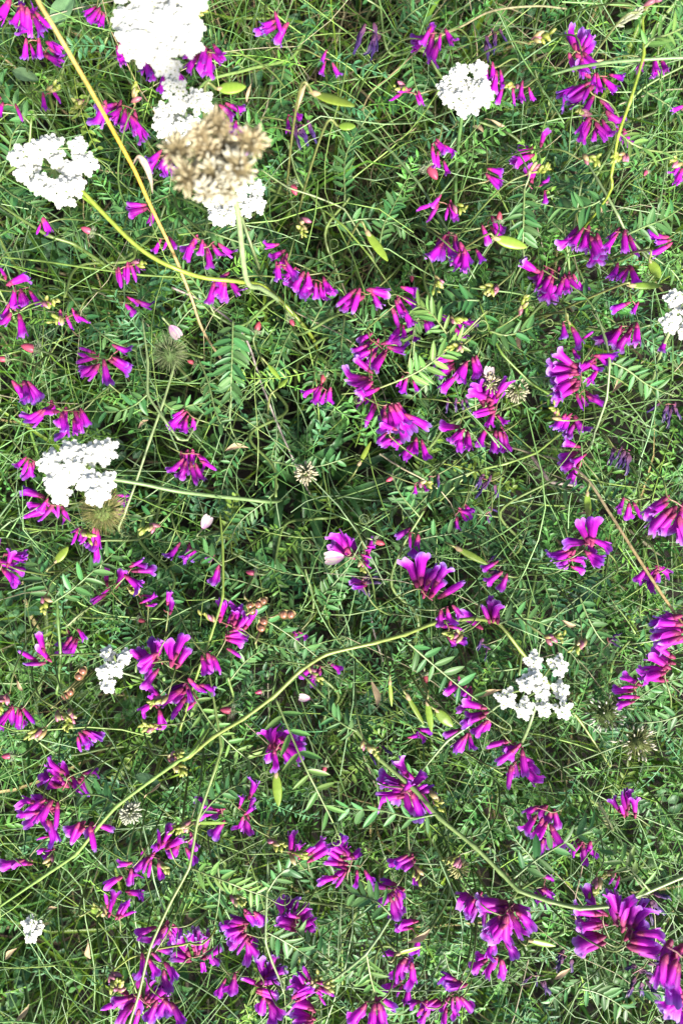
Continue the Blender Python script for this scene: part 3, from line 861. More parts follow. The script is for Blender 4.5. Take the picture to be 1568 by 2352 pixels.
    HEADS.append((e, c, kind, n))

HEAD_ROWS = [
    # x, y, mouths, flowers, kind, fan, scale
    (45, 48, 95, 5, 'm', 60, 1.15), (73, 115, 90, 3, 'p', 40, .8), (128, 128, 30, 4, 'c', 30, .9), (222, 45, 115, 4, 'c', 40, .8), (105, 62, 50, 2, 'p', 20, 1.1),
    (292, 128, 60, 4, 'm', 70, .8), (342, 158, 80, 4, 'm', 40, .9), (382, 182, 100, 3, 'c', 50, .8), (460, 148, 110, 5, 'm', 90, 1.1), (500, 130, 20, 2, 'm', 20, 1),
    (617, 65, 140, 6, 'p', 80, .9), (748, 155, 90, 3, 'p', 80, .75), (285, 275, 100, 9, 'm', 120, 1.1), (212, 262, 140, 1, 'p', 0, 1.1), (12, 268, 100, 3, 'c', 40, 1),
    (530, 268, 40, 5, 'm', 90, .9), (548, 325, 70, 4, 'p', 50, .9), (368, 385, 110, 7, 'p', 110, 1), (318, 495, 140, 3, 'm', 90, .9), (95, 532, 90, 3, 'c', 60, .75),
    (678, 290, 60, 3, 'c', 40, .85), (700, 325, 70, 4, 'w', 30, 1.2), (382, 568, 90, 3, 'm', 80, .8), (448, 575, 110, 4, 'm', 90, .9), (500, 578, 50, 3, 'm', 60, .8),
    (112, 235, 80, 2, 'b', 40, .7), (945, 100, 170, 3, 'm', 50, 1), (995, 105, 100, 5, 'm', 100, 1), (990, 70, -60, 2, 'm', 20, .8), (858, 110, 95, 4, 'w', 15, 1.5),
    (1134, 105, 80, 5, 'w', 50, 1), (1130, 180, 80, 5, 'm', 70, 1), (1138, 215, 100, 3, 'p', 30, .9), (945, 235, 95, 4, 'b', 60, .75), (1200, 222, 80, 4, 'b', 50, .8),
    (1335, 88, -80, 4, 'p', 80, 1.05), (1350, 160, 50, 4, 'p', 60, 1.1), (1322, 215, 150, 6, 'p', 90, 1.2), (1390, 200, 70, 5, 'c', 90, .95), (1500, 162, 80, 4, 'm', 100, 1),
    (1414, 260, 20, 2, 'm', 40, 1), (1362, 300, 95, 5, 'b', 80, .9), (1425, 320, 100, 3, 'c', 40, .8), (1014, 345, 60, 4, 'm', 90, .85), (1010, 388, 80, 2, 'm', 50, .7),
    (1190, 340, 190, 5, 'm', 90, 1), (1140, 408, 30, 2, 'm', 30, .9), (1133, 437, 60, 1, 'p', 0, .9), (1235, 410, -40, 3, 'm', 60, .85), (1016, 490, 100, 7, 'b', 90, .85),
    (1140, 528, 40, 3, 'm', 50, .9), (1025, 570, 100, 8, 'p', 110, 1.05), (1065, 605, 90, 5, 'm', 70, .95), (1338, 562, 105, 8, 'l', 80, 1.25), (1425, 562, 90, 5, 'm', 100, .95),
    (1510, 560, 170, 3, 'p', 50, .95), (1541, 257, 160, 1, 'p', 0, .9), (1556, 395, 120, 3, 'b', 60, .7), (1262, 455, 70, 1, 'p', 0, .7),
    (42, 632, -40, 2, 'm', 60, 1), (52, 690, 80, 7, 'c', 60, .95), (30, 742, 100, 3, 'm', 60, 1.05), (290, 637, 80, 7, 'b', 60, .85), (508, 668, 105, 6, 'm', 90, 1),
    (628, 600, 140, 4, 'm', 100, .9), (660, 630, 60, 4, 'p', 80, .9), (685, 650, 110, 5, 'm', 60, 1), (728, 672, 90, 6, 'm', 60, 1), (320, 705, 40, 3, 'c', 30, .8),
    (168, 745, 80, 5, 'b', 70, .7), (195, 832, 170, 6, 'm', 90, 1), (278, 838, 50, 5, 'p', 60, 1), (65, 912, 70, 5, 'p', 40, 1.1), (112, 960, 125, 9, 'm', 70, 1.1),
    (175, 975, 90, 5, 'm', 40, 1.05), (415, 968, 130, 6, 'c', 100, .9), (440, 1075, 85, 10, 'm', 130, 1.15), (60, 1080, 110, 4, 'm', 60, .9), (75, 1165, 170, 5, 'm', 60, 1.05),
    (112, 1188, 110, 4, 'm', 60, 1), (235, 1165, 140, 1, 'm', 0, 1), (290, 1150, 10, 5, 'c', 30, .8), (725, 912, 120, 5, 'c', 80, .95),
    (825, 705, 100, 7, 'l', 70, 1.15), (935, 710, 40, 6, 'm', 110, 1), (922, 772, 95, 4, 'c', 30, .9), (845, 812, 130, 9, 'l', 80, 1.05), (905, 808, 40, 2, 'm', 40, .9),
    (822, 885, 165, 6, 'l', 90, 1.1), (840, 940, 110, 4, 'c', 70, .9), (905, 965, 75, 11, 'l', 90, 1.35), (870, 1000, 170, 3, 'p', 70, .9), (935, 1035, 120, 7, 'c', 120, .95),
    (935, 878, 90, 3, 'c', 60, .8), (1015, 852, 160, 5, 'm', 60, 1), (1085, 855, 80, 5, 'm', 80, .95), (1052, 1015, 120, 7, 'm', 110, 1), (1128, 895, -70, 5, 'c', 110, 1.2),
    (1110, 930, 190, 3, 'm', 40, 1.05), (1135, 975, 90, 3, 'c', 120, .8), (1138, 1022, 90, 8, 'c', 60, 1.2), (1250, 650, 120, 10, 'l', 100, 1.25), (1305, 665, 80, 5, 'm', 60, 1),
    (1424, 640, 110, 5, 'p', 60, 1), (1435, 705, 150, 2, 'p', 30, .8), (1428, 780, 110, 6, 'l', 60, 1.15), (1308, 762, 60, 2, 'p', 30, .9), (1335, 805, 60, 3, 'c', 50, .8),
    (1295, 872, 165, 11, 'l', 70, 1.5), (1335, 850, 150, 5, 'l', 30, 1.3), (1382, 830, 20, 3, 'p', 50, .9), (1352, 915, 40, 4, 'c', 60, .8), (1305, 985, 110, 6, 'p', 60, .95),
    (1308, 1060, 150, 7, 'l', 80, 1.1), (1420, 1060, 110, 6, 'w', 60, 1.1), (1530, 955, 100, 6, 'w', 80, 1), (1525, 800, 100, 1, 'p', 0, 1), (955, 1127, 90, 2, 'b', 40, .6),
    (990, 1120, 95, 2, 'w', 20, .9), (1056, 950, 80, 4, 'w', 50, .9), (1115, 1130, 100, 4, 'w', 50, 1), (1530, 1190, 120, 8, 'l', 80, 1.6, .27), (1000, 750, 60, 3, 'p', 60, .8),
    (1065, 750, 30, 4, 'c', 40, .8), (1440, 1170, 90, 4, 'c', 70, .8),
    (180, 1235, 100, 3, 'b', 60, .7), (212, 1252, 100, 4, 'm', 60, .95), (30, 1300, 20, 6, 'c', 40, .95), (3, 1265, -90, 2, 'm', 30, 1), (262, 1310, -90, 1, 'm', 0, 1.1),
    (225, 1362, 165, 3, 'm', 30, 1), (325, 1322, 20, 5, 'p', 40, 1), (345, 1368, -30, 6, 'b', 80, .7), (392, 1385, -60, 2, 'm', 40, .8), (428, 1278, 100, 5, 'p', 50, .95),
    (485, 1312, 120, 2, 'm', 20, .9), (520, 1405, -80, 8, 'b', 70, .95), (560, 1418, -60, 4, 'm', 50, 1), (545, 1468, 10, 5, 'm', 90, .95), (155, 1490, 120, 5, 'm', 70, 1),
    (200, 1475, 60, 1, 'p', 0, .9), (78, 1500, -150, 4, 'l', 90, 1.05), (335, 1492, -120, 5, 'm', 60, 1.15), (400, 1490, -80, 4, 'm', 50, 1.15), (340, 1538, 140, 4, 'm', 50, 1.2),
    (482, 1528, 80, 3, 'm', 50, 1), (338, 1618, 170, 7, 'c', 130, .95), (415, 1608, 140, 8, 'm', 70, 1.2), (458, 1592, 60, 4, 'p', 50, 1), (35, 1655, 90, 6, 'm', 80, 1.05),
    (195, 1705, 70, 5, 'p', 90, .9), (728, 1552, 100, 7, 'c', 90, .85), (650, 1690, -60, 7, 'm', 150, 1.1), (665, 1735, 40, 7, 'l', 110, 1.15), (690, 1470, 60, 3, 'c', 50, .65),
    (790, 1245, -110, 4, 'm', 60, 1.1), (832, 1240, -85, 2, 'm', 30, 1.15), (850, 1280, 20, 5, 'b', 120, .6), (855, 1345, 30, 6, 'w', 60, .95), (812, 1338, 190, 2, 'p', 20, .9),
    (990, 1330, -70, 9, 'l', 100, 1.35), (1130, 1335, 130, 3, 'm', 30, 1), (1145, 1305, 0, 5, 'w', 70, .9), (1128, 1390, -85, 6, 'm', 110, 1.15), (1030, 1420, 60, 4, 'm', 60, .85),
    (1050, 1460, 20, 4, 'c', 30, .8), (1350, 1215, -95, 3, 'm', 30, 1.2), (1292, 1278, 140, 3, 'p', 50, 1), (1365, 1275, 40, 4, 'm', 60, .95), (1335, 1300, 20, 3, 'm', 30, 1.1),
    (1487, 1338, 110, 4, 'm', 60, .95), (1530, 1325, 40, 2, 'm', 20, .95), (1538, 1448, 180, 8, 'l', 50, 1.55, .265), (1500, 1532, 190, 7, 'm', 50, 1.25), (1435, 1590, 180, 5, 'm', 80, .9),
    (1060, 1605, 120, 4, 'm', 60, .9), (1085, 1655, 150, 7, 'm', 120, 1), (1060, 1700, 110, 4, 'p', 80, .95), (1050, 1580, 80, 2, 'c', 20, .8), (1172, 1740, 120, 6, 'm', 120, 1.05),
    (1200, 1780, 60, 7, 'm', 100, 1.1), (945, 1252, 95, 3, 'p', 15, 1), (1065, 1190, 60, 6, 'c', 70, .7), (1420, 1475, 10, 4, 'w', 40, .9), (870, 1740, 60, 4, 'w', 60, .8),
    (975, 1700, 40, 3, 'c', 40, .8), (1108, 1500, 100, 3, 'w', 30, .7),
    (122, 1785, -150, 8, 'm', 110, 1.15), (180, 1815, 80, 5, 'c', 100, .95), (78, 1865, 165, 8, 'm', 80, 1.1), (112, 1872, 110, 3, 'm', 20, 1.1), (195, 1930, 100, 6, 'l', 90, 1.1),
    (105, 1945, 160, 5, 'b', 40, .6), (42, 1978, 175, 2, 'm', 15, 1), (480, 1868, 170, 6, 'p', 100, 1), (572, 1840, -60, 4, 'p', 60, .9), (560, 1895, 95, 2, 'm', 20, 1),
    (385, 1915, -70, 4, 'm', 80, 1), (410, 1960, 100, 7, 'c', 110, 1), (340, 1992, 110, 7, 'b', 70, .85), (290, 2028, 95, 2, 'm', 20, 1.05), (265, 2000, 160, 1, 'm', 0, .9),
    (268, 2080, -70, 7, 'b', 80, .9), (315, 2048, 10, 3, 'c', 40, .8), (668, 1930, -85, 2, 'm', 50, 1.1), (722, 1948, -40, 3, 'm', 30, 1.1), (770, 1985, 190, 10, 'm', 90, 1.2),
    (790, 1950, -50, 4, 'c', 60, 1), (685, 2105, -60, 9, 'm', 120, 1.2), (650, 2115, 190, 5, 'm', 60, 1), (370, 2155, 110, 7, 'm', 90, 1.05), (443, 2170, -100, 11, 'l', 150, 1.15),
    (535, 2150, 150, 7, 'm', 70, 1.2), (555, 2180, 100, 6, 'm', 60, 1.2), (585, 2130, 70, 4, 'p', 40, 1), (362, 2215, 60, 4, 'p', 60, .9), (382, 2245, 90, 2, 'm', 30, 1),
    (595, 2235, -110, 4, 'l', 90, 1.3), (635, 2275, 10, 4, 'l', 60, 1.25), (618, 2318, 80, 3, 'm', 60, 1.1), (530, 2262, 100, 4, 'c', 70, .9), (685, 2252, -140, 7, 'b', 100, 1),
    (700, 2298, 0, 2, 'm', 15, 1), (682, 2335, 185, 5, 'l', 40, 1.15), (288, 2312, 150, 8, 'm', 100, 1.2), (350, 2280, -60, 8, 'm', 120, 1.1), (385, 2325, 80, 5, 'p', 70, 1.1),
    (750, 2285, 40, 5, 'b', 60, .8), (480, 2210, 60, 3, 'c', 60, .9),
    (910, 1800, 190, 8, 'l', 100, 1.25), (960, 1800, -40, 4, 'm', 60, 1.1), (945, 1850, 80, 7, 'l', 60, 1.3), (1240, 1895, 110, 9, 'l', 90, 1.2), (1270, 1950, 80, 4, 'm', 50, 1.05),
    (1435, 1840, -100, 5, 'm', 60, 1.15), (925, 1988, 140, 5, 'b', 80, .9), (890, 2060, 150, 5, 'p', 80, 1.05), (915, 2075, 60, 4, 'm', 80, 1), (1080, 2088, 120, 6, 'l', 90, 1.15),
    (1140, 2120, 150, 9, 'l', 100, 1.5, .26), (1180, 2130, 70, 8, 'm', 90, 1.45, .265), (1145, 2190, 80, 3, 'p', 50, 1), (1122, 2225, 120, 5, 'm', 100, 1), (1235, 2062, 150, 4, 'c', 60, .9),
    (1268, 2042, 30, 3, 'c', 30, .8), (1345, 2100, 190, 6, 'l', 60, 1.35, .262), (1350, 2165, 150, 6, 'l', 60, 1.3, .26), (1425, 2085, -90, 5, 'm', 70, 1.45, .285), (1470, 2110, -50, 5, 'p', 80, 1.4, .28),
    (1490, 2170, 20, 5, 'm', 70, 1.5, .29), (1545, 2235, 100, 8, 'm', 60, 1.6, .32), (1480, 2262, 70, 9, 'w', 150, 1.3), (1510, 2085, 60, 7, 'w', 120, 1.2), (920, 2228, 110, 6, 'm', 90, 1.05),
    (928, 2155, 150, 3, 'm', 40, .95), (915, 2285, 120, 4, 'c', 60, .9), (1035, 2265, 170, 4, 'p', 60, 1), (1055, 2310, 70, 3, 'm', 50, 1), (1005, 2322, 130, 6, 'm', 90, 1),
    (968, 2335, 110, 4, 'c', 70, .9), (850, 2335, 100, 6, 'm', 90, 1.1), (828, 2015, 80, 2, 'p', 20, .9), (1335, 1960, 100, 5, 'c', 80, .9), (1240, 2270, 80, 5, 'w', 60, 1),
    (1290, 2222, 100, 5, 'w', 70, 1), (1552, 2335, 120, 6, 'l', 90, 1.5, .30), (1400, 2020, 120, 3, 'b', 50, .7), (60, 20, -60, 3, 'c', 60, .9), (1140, 1190, 40, 3, 'w', 60, .8),
]
for row in HEAD_ROWS:
    x, y, dr, n, kind, spr, s = row[:7]
    head(x, y, dr, n, kind, spr, s, row[7] if len(row) > 7 else None)
# racemes still in bud
for (x, y, dr, nb) in [(490, 27, 20, 8), (165, 235, 180, 5), (340, 240, 0, 5), (1330, 395, 90, 7), (1438, 395, 80, 7), (1210, 365, -90, 7), (1025, 760, 90, 6), (1060, 825, 90, 6), (1222, 728, 10, 7),
                       (1030, 640, 10, 6), (1145, 690, 80, 8), (722, 522, 20, 6), (105, 725, 90, 5), (365, 1235, 90, 6), (80, 1380, 150, 5), (195, 1635, 10, 6), (130, 1660, 100, 6), (348, 1690, 130, 10),
                       (380, 1628, 100, 7), (735, 1510, -40, 7), (620, 1955, 90, 8), (685, 1985, 60, 8), (445, 1910, 80, 9), (290, 2225, 0, 8), (305, 2265, 0, 8), (525, 2080, 100, 6), (1055, 1995, 90, 6),
                       (1015, 1805, -20, 7), (1255, 980, 150, 5), (1040, 1480, 120, 6), (1250, 1490, 90, 6), (1350, 1490, 60, 6), (830, 1730, 100, 6), (1385, 2035, 60, 7), (100, 1700, 100, 6), (1220, 130, 80, 5), (1490, 50, 70, 5), (405, 1762, 60, 12), (385, 1772, 120, 10), (45, 1610, 40, 9)]:
    z = .25 if not (y < 450 and x > 1200) else .27
    c = P(x, y, z)
    n0 = len(HEADS)
    head(x, y, dr, 0, 'b', 0, 1.0, z, buds=nb + 4)
    e, cc, _, _ = HEADS.pop()
    e.name = 'vetch_bud_spike'; e['category'] = 'flower bud'
    HEADS.append((e, cc, 'y', 0))

# ------------------------------------------------------------------ white umbels
def tiny_flower(name, r, green):
    """five notched white petals round a small centre"""
    mb = MB()
    for k in range(5):
        a = k * 2 * math.pi / 5
        ca, sa = math.cos(a), math.sin(a)
        loc = [(.06, 0, 0), (.40, -.33, .08), (.76, -.40, .08), (.99, -.20, .0), (.90, 0, .05), (.99, .20, .0), (.76, .40, .08), (.40, .33, .08)]
        s = 1.25 if k == 0 else 1
        v = [((x * ca - y * sa) * r * s, (x * sa + y * ca) * r * s, z * r) for x, y, z in loc]
        mb.add(v, [(0, 1, 2, 4), (0, 4, 6, 7)], [(2, 3, 4), (4, 5, 6)], (.74, .75, .70))
    tube(mb, [(0, 0, -.3 * r), (0, 0, .05 * r), (0, 0, .22 * r)], [.1 * r, .30 * r, .08 * r], (.45, .52, .18) if green else (.7, .72, .52), 5)
    return mb.mesh(name, M_WHITE)
TINY = [tiny_flower('floret', .0019, True), tiny_flower('floret', .0020, False), tiny_flower('floret', .0017, True)]
UMB = []
def umbel(name, label, parts, z, stem, wpx, col, green=.5, single=False, hub=.03, stemz=None):
    """parts: (x, y, radius px) of every umbellet; stem: picture points from the hub to the root"""
    cx = sum(p[0] for p in parts) / len(parts); cy = sum(p[1] for p in parts) / len(parts)
    hubp = P(cx, cy, z - hub)
    if stem and stem[0]: hubp = P(*stem[0], z - hub)
    pts = [hubp]
    zs = stemz or [z - hub - .02, z * .55, .1]
    rest = stem[1:]
    for i, (x, y) in enumerate(rest):
        pts.append(P(x, y, float(np.interp(i / max(1, len(rest) - 1), np.linspace(0, 1, len(zs)), zs))))
    last = pts[-1]
    pts.append(Vector((last.x * .97, last.y * .97, last.z * .45))); pts.append(Vector((last.x * .95, last.y * .95, -.004)))
    b = Vector((pts[-1].x, pts[-1].y, 0))
    e = thing(name, 'white flower', b, label, 'white umbels among the vetch')
    mb = MB(); tube(mb, catmull(pts, 7) - np.array(b), wpx * mpp(z) * .5, col, 8)
    link('stalk', mb.mesh('stalk', M_STEM), e, b, base=b)
    for (x, y, rp) in parts:
        rp = rp * (.73 if single else .88)
        zz = z + R.uniform(-.004, .004)
        c = P(x, y, zz); r = rp * mpp(zz)
        mb = MB()
        kn = c + Vector((0, 0, -.006))
        tube(mb, catmull([tuple(hubp - b), tuple((hubp + kn) * .5 + Vector((0, 0, -.004)) - b), tuple(kn - b)], 4), [.0008, .0006], (.24, .34, .12), 5)
        link('ray', mb.mesh('ray', M_STEM), e, b, base=b)
        out = Vector((c.x - hubp.x, c.y - hubp.y, 0)) * 6
        up = (Vector((0, 0, 1)) + out).normalized()
        q = Vector((0, 0, 1)).rotation_difference(up)
        n = max(12, int((24 if single else 26) * (r / .0075) ** 1.4))
        jm = MB(); fl = []
        for i in range(n):
            f = (i + .5) / n
            rr = r * math.sqrt(f) * R.uniform(.88, 1.08); a = i * 2.39996 + R.uniform(-.2, .2)
            lp = Vector((rr * math.cos(a), rr * math.sin(a), .0050 * (1 - f) + R.uniform(-.0016, .0010)))
            d = Vector((lp.x, lp.y, r * 1.5)).normalized()
            fq = frame_quat(Vector((math.cos(a), math.sin(a), 0)) - d * 0, d)
            tube(jm, [(0, 0, -.006), tuple(lp * .6 + Vector((0, 0, -.002))), tuple(lp)], .00022, (.30, .40, .16), 3, cap=False)
            fl.append((lp, fq, f))
        ub = link('umbellet', None if False else jm.mesh('umbellet', M_STEM), e, c, q, base=b)
        if single:
            for lp, fq, f in fl:
                link('floret', TINY[2] if f < .2 else (TINY[0] if R.random() < green else TINY[1]), ub, lp, fq, (.75 + .35 * f) * R.uniform(.9, 1.12))
        else:
            jm2 = MB()
            for lp, fq, f in fl:
                m = TINY[0] if R.random() < green else TINY[1]
                vv = np.array([tuple(fq @ (v.co * (.8 + .35 * f)) + lp) for v in m.vertices])
                at = np.zeros(len(vv) * 4, np.float32); m.attributes['col'].data.foreach_get('color', at)
                qd = [tuple(p.vertices) for p in m.polygons if len(p.vertices) == 4]; td = [tuple(p.vertices) for p in m.polygons if len(p.vertices) == 3]
                jm2.add(vv, qd, td, at.reshape(-1, 4)[:, :3])
            link('petals', jm2.mesh('petals', M_WHITE), ub)
    UMB.append((label, P(cx, cy, z)))
    return e

umbel('white_umbel', 'largest white umbel with a dozen crowded flower clusters', [(300, -10, 34), (345, -5, 36), (395, 0, 36), (440, 15, 32), (295, 50, 34), (340, 45, 38), (390, 50, 38), (437, 60, 30), (300, 95, 32), (345, 95, 36),
      (395, 90, 36), (435, 95, 32), (325, 112, 30), (382, 138, 36)], .335, [(365, 60), (400, 180), (450, 330), (520, 520)], 12, PG, .1)
umbel('white_umbel', 'loose white umbel of five clusters between the largest white umbel and the tan seeding umbel', [(400, 205, 28), (460, 235, 30), (382, 262, 24), (388, 295, 28), (432, 300, 32), (415, 245, 14)], .285,
      [(415, 250), (440, 340), (500, 480)], 8, PG, .25)
umbel('white_umbel', 'ring-shaped white umbel with an open centre, on a long bent green stalk', [(56, 365, 30), (84, 350, 22), (70, 402, 30), (97, 428, 22), (118, 342, 28), (181, 342, 18), (197, 378, 26), (166, 395, 24), (140, 442, 32), (174, 425, 22), (133, 376, 9)], .30,
      [(125, 385), (182, 432), (240, 492), (300, 552), (350, 590), (405, 617), (470, 638), (556, 648), (620, 668), (720, 780)], 11, (.28, .39, .05), .12, stemz=[.27, .265, .26, .24, .18])
umbel('white_umbel', 'white umbel partly hidden beneath the tan seeding umbel', [(490, 470, 26), (525, 495, 26), (560, 480, 28), (585, 440, 26), (590, 470, 22), (550, 440, 24), (500, 500, 20), (520, 460, 22)], .262,
      [(545, 470), (590, 600), (640, 740)], 8, PG, .4, single=True)
umbel('white_umbel', 'compact white umbel on a straight green stalk beside dark dry grass', [(1028, 225, 22), (1040, 190, 24), (1055, 170, 22), (1098, 165, 22), (1080, 205, 24), (1058, 225, 22), (1105, 200, 20), (1112, 225, 22), (1085, 240, 22), (1060, 250, 16), (1018, 205, 14)], .272,
      [(1063, 215), (1060, 265), (1052, 330), (1046, 400), (1040, 520)], 10, (.15, .30, .09), .6, single=True, stemz=[.23, .2, .14])
umbel('white_umbel', 'dense white umbel beside the round straw-green bristly head', [(122, 1065, 32), (165, 1040, 26), (205, 1045, 26), (240, 1038, 30), (170, 1080, 32), (130, 1110, 26), (145, 1135, 24), (205, 1105, 26), (235, 1110, 30), (222, 1135, 26)], .30,
      [(178, 1085), (260, 1100), (330, 1112), (420, 1130), (560, 1146), (630, 1152)], 11, (.17, .28, .10), .05, stemz=[.26, .245, .2])
umbel('white_umbel', 'small white umbel of five separate clusters among magenta flowers', [(288, 1508, 16), (250, 1502, 17), (268, 1535, 21), (240, 1543, 16), (250, 1573, 18)], .262,
      [(264, 1540), (330, 1560), (400, 1590)], 6, PG, .6, single=True)
umbel('white_umbel', 'open white umbel with greenish cluster centres, nine clusters apart', [(1222, 1522, 26), (1279, 1530, 28), (1206, 1568, 22), (1240, 1584, 28), (1284, 1583, 22), (1162, 1603, 28), (1202, 1628, 25), (1246, 1624, 22), (1290, 1628, 28), (1228, 1555, 14)], .285,
      [(1240, 1585), (1200, 1700), (1150, 1760)], 9, PG, .75, single=True)
umbel('white_umbel', 'half-open white umbel next to paired green seed pods', [(1545, 690, 26), (1575, 720, 30), (1535, 742, 26), (1590, 680, 28), (1570, 760, 22)], .275,
      [(1555, 720), (1520, 800), (1480, 900)], 9, PG, .5, single=True)
umbel('white_umbel', 'little cream white flower cluster in low grass near bare soil', [(70, 2120, 14), (88, 2130, 12), (74, 2148, 13)], .21, [(78, 2132), (110, 2100)], 5, PG, .7, hub=.012)

# ------------------------------------------------------------------ tan seeding umbel and the small cream one
def fuzz_ball(mb, c, r, n, cols, rad=.00022, zmin=-.3, tips=None):
    for i in range(n):
        zz = R.uniform(zmin, 1); a = R.uniform(0, 6.283); k = math.sqrt(1 - zz * zz)
        d = np.array([k * math.cos(a), k * math.sin(a), zz]); l = r * R.uniform(.7, 1.1)
        j = np.array([R.gauss(0, .1) * r for _ in range(3)])
        col = np.array(R.choice(cols)) * R.uniform(.75, 1.25)
        tube(mb, [c, c + d * l * .6 + j * .4, c + d * l + j], [rad, rad, rad * .5], col, 3, cap=False)
        if tips and R.random() < tips[0]:
            e = c + d * l + j
            tube(mb, [e - d * .0012, e, e + d * .0012, e + d * .002], [.0002, .00055, .0005, .0002], np.array(tips[1]) * R.uniform(.8, 1.1), 5)

def tan_umbel():
    z = .385
    parts = [(500, 290, 34, .05), (575, 328, 34, .12), (408, 345, 34, .05), (478, 345, 36, .12), (528, 345, 34, .15), (430, 408, 34, .15), (495, 400, 34, .3), (545, 385, 36, .35), (520, 435, 30, .8), (460, 310, 22, .05), (475, 440, 22, .4)]
    hub = P(515, 395, z - .04)
    pts = [hub, P(545, 480, .325), P(566, 642, .285), P(600, 662, .262), P(640, 690, .20), P(660, 720, .12)]
    g = Vector((pts[-1].x * .9, pts[-1].y * .9, -.004))
    b = Vector((g.x, g.y, 0))
    e = thing('seeding_umbel', 'seed head', b, 'tan brown seeding umbel with cream flecks above the white umbels')
    mb = MB(); tube(mb, catmull(pts + [(pts[-1] + g) * .5, g], 7) - np.array(b), [.0014, .0014, .0013], (.30, .40, .18), 8)
    link('stalk', mb.mesh('stalk', M_STEM), e, b, base=b)
    for x, y, rp, cream in parts:
        c = P(x, y, z + R.uniform(-.004, .004)); r = rp * mpp(z)
        mb = MB(); tube(mb, [tuple(hub - b), tuple((hub + c) * .5 + Vector((0, 0, -.004)) - b), tuple(c - b)], [.0010, .0006], (.30, .34, .14), 5)
        link('ray', mb.mesh('ray', M_STEM), e, b, base=b)
        mb = MB()
        fuzz_ball(mb, np.zeros(3), r, 320, [(.60, .50, .28), (.66, .57, .34), (.50, .40, .21)], .00022, -.2, (.06 + cream * .40, (.82, .78, .60) if cream > .2 else (.70, .62, .40)))
        link('umbellet', mb.mesh('umbellet', M_FUZZ), e, c, base=b)
    UMB.append(('tan brown seeding umbel', P(490, 365, z)))
tan_umbel()

def bristly(name, cat, label, x, y, z, r_px, cols, n, tips, root, squash=1.0, core=(.16, .22, .06)):
    c = P(x, y, z); r = r_px * mpp(z)
    g = P(*root, .0); g.z = -.004
    b = Vector((g.x, g.y, 0))
    e = thing(name, cat, b, label)
    mb = MB(); tube(mb, catmull([c, (c * 2 + g) / 3 + Vector((0, 0, .02)), (c + g * 2) / 3, g], 6) - np.array(b), .0011, (.20, .28, .10), 6)
    link('stalk', mb.mesh('stalk', M_STEM), e, b, base=b)
    mb = MB(); tube(mb, [(0, 0, -.4 * r), (0, 0, 0), (0, 0, .35 * r), (0, 0, .5 * r)], [.2 * r, .5 * r, .4 * r, .1 * r], core, 8)
    fuzz_ball(mb, np.zeros(3), r, n, cols, .00016, -.4, tips)
    link('head', mb.mesh('head', M_FUZZ), e, c, base=b)
    UMB.append((label, c))
STRAW = [(.45, .42, .16), (.36, .38, .12), (.55, .48, .24)]
bristly('bristly_seed_head', 'seed head', 'round straw-green bristly head under the edge of a dense white umbel', 238, 1172, .255, 56, STRAW, 420, None, (330, 1240))
bristly('bristly_seed_head', 'seed head', 'fuzzy grey-green bristly head beside a forked pale stem', 390, 812, .235, 46, [(.26, .33, .16), (.34, .38, .2), (.20, .28, .10)], 320, None, (460, 900), core=(.10, .16, .05))
bristly('bristly_seed_head', 'seed head', 'green bristly head with white specks, closest to the open white umbel', 1389, 1638, .225, 40, [(.22, .30, .10), (.30, .36, .14)], 200, (.2, (.72, .72, .6)), (1360, 1560), core=(.12, .18, .05))
bristly('bristly_seed_head', 'seed head', 'olive bristly head with pale specks, second from the open white umbel', 1459, 1704, .23, 42, [(.26, .30, .10), (.34, .36, .14)], 220, (.2, (.75, .72, .55)), (1420, 1600), core=(.14, .18, .05))
bristly('spent_flower_head', 'flower', 'small cream spent flower cluster above dark grass blades', 703, 1085, .222, 21, [(.55, .50, .30), (.42, .42, .22)], 90, (.9, (.72, .66, .45)), (690, 1010))
bristly('spent_flower_head', 'flower', 'pale papery clover head with soft cream scales', 300, 1864, .235, 20, [(.5, .52, .36), (.6, .6, .46)], 110, (.8, (.72, .74, .58)), (330, 1800))
bristly('spent_flower_head', 'flower', 'yellow-green bristly bud cluster below arching thick stem', 1053, 1992, .235, 20, [(.45, .5, .12), (.55, .58, .2)], 90, (.6, (.66, .66, .30)), (1050, 1900))
bristly('spent_flower_head', 'flower', 'cream dried flower cluster behind an upright magenta flower head', 1125, 880, .228, 20, [(.55, .50, .34), (.5, .46, .26)], 90, (.9, (.70, .64, .42)), (1120, 960))
bristly('spent_flower_head', 'flower', 'cream ragged dried cluster next to pale stems and vetch leaves', 1185, 895, .222, 24, [(.50, .50, .30), (.42, .44, .24)], 110, (.8, (.66, .64, .42)), (1160, 980))

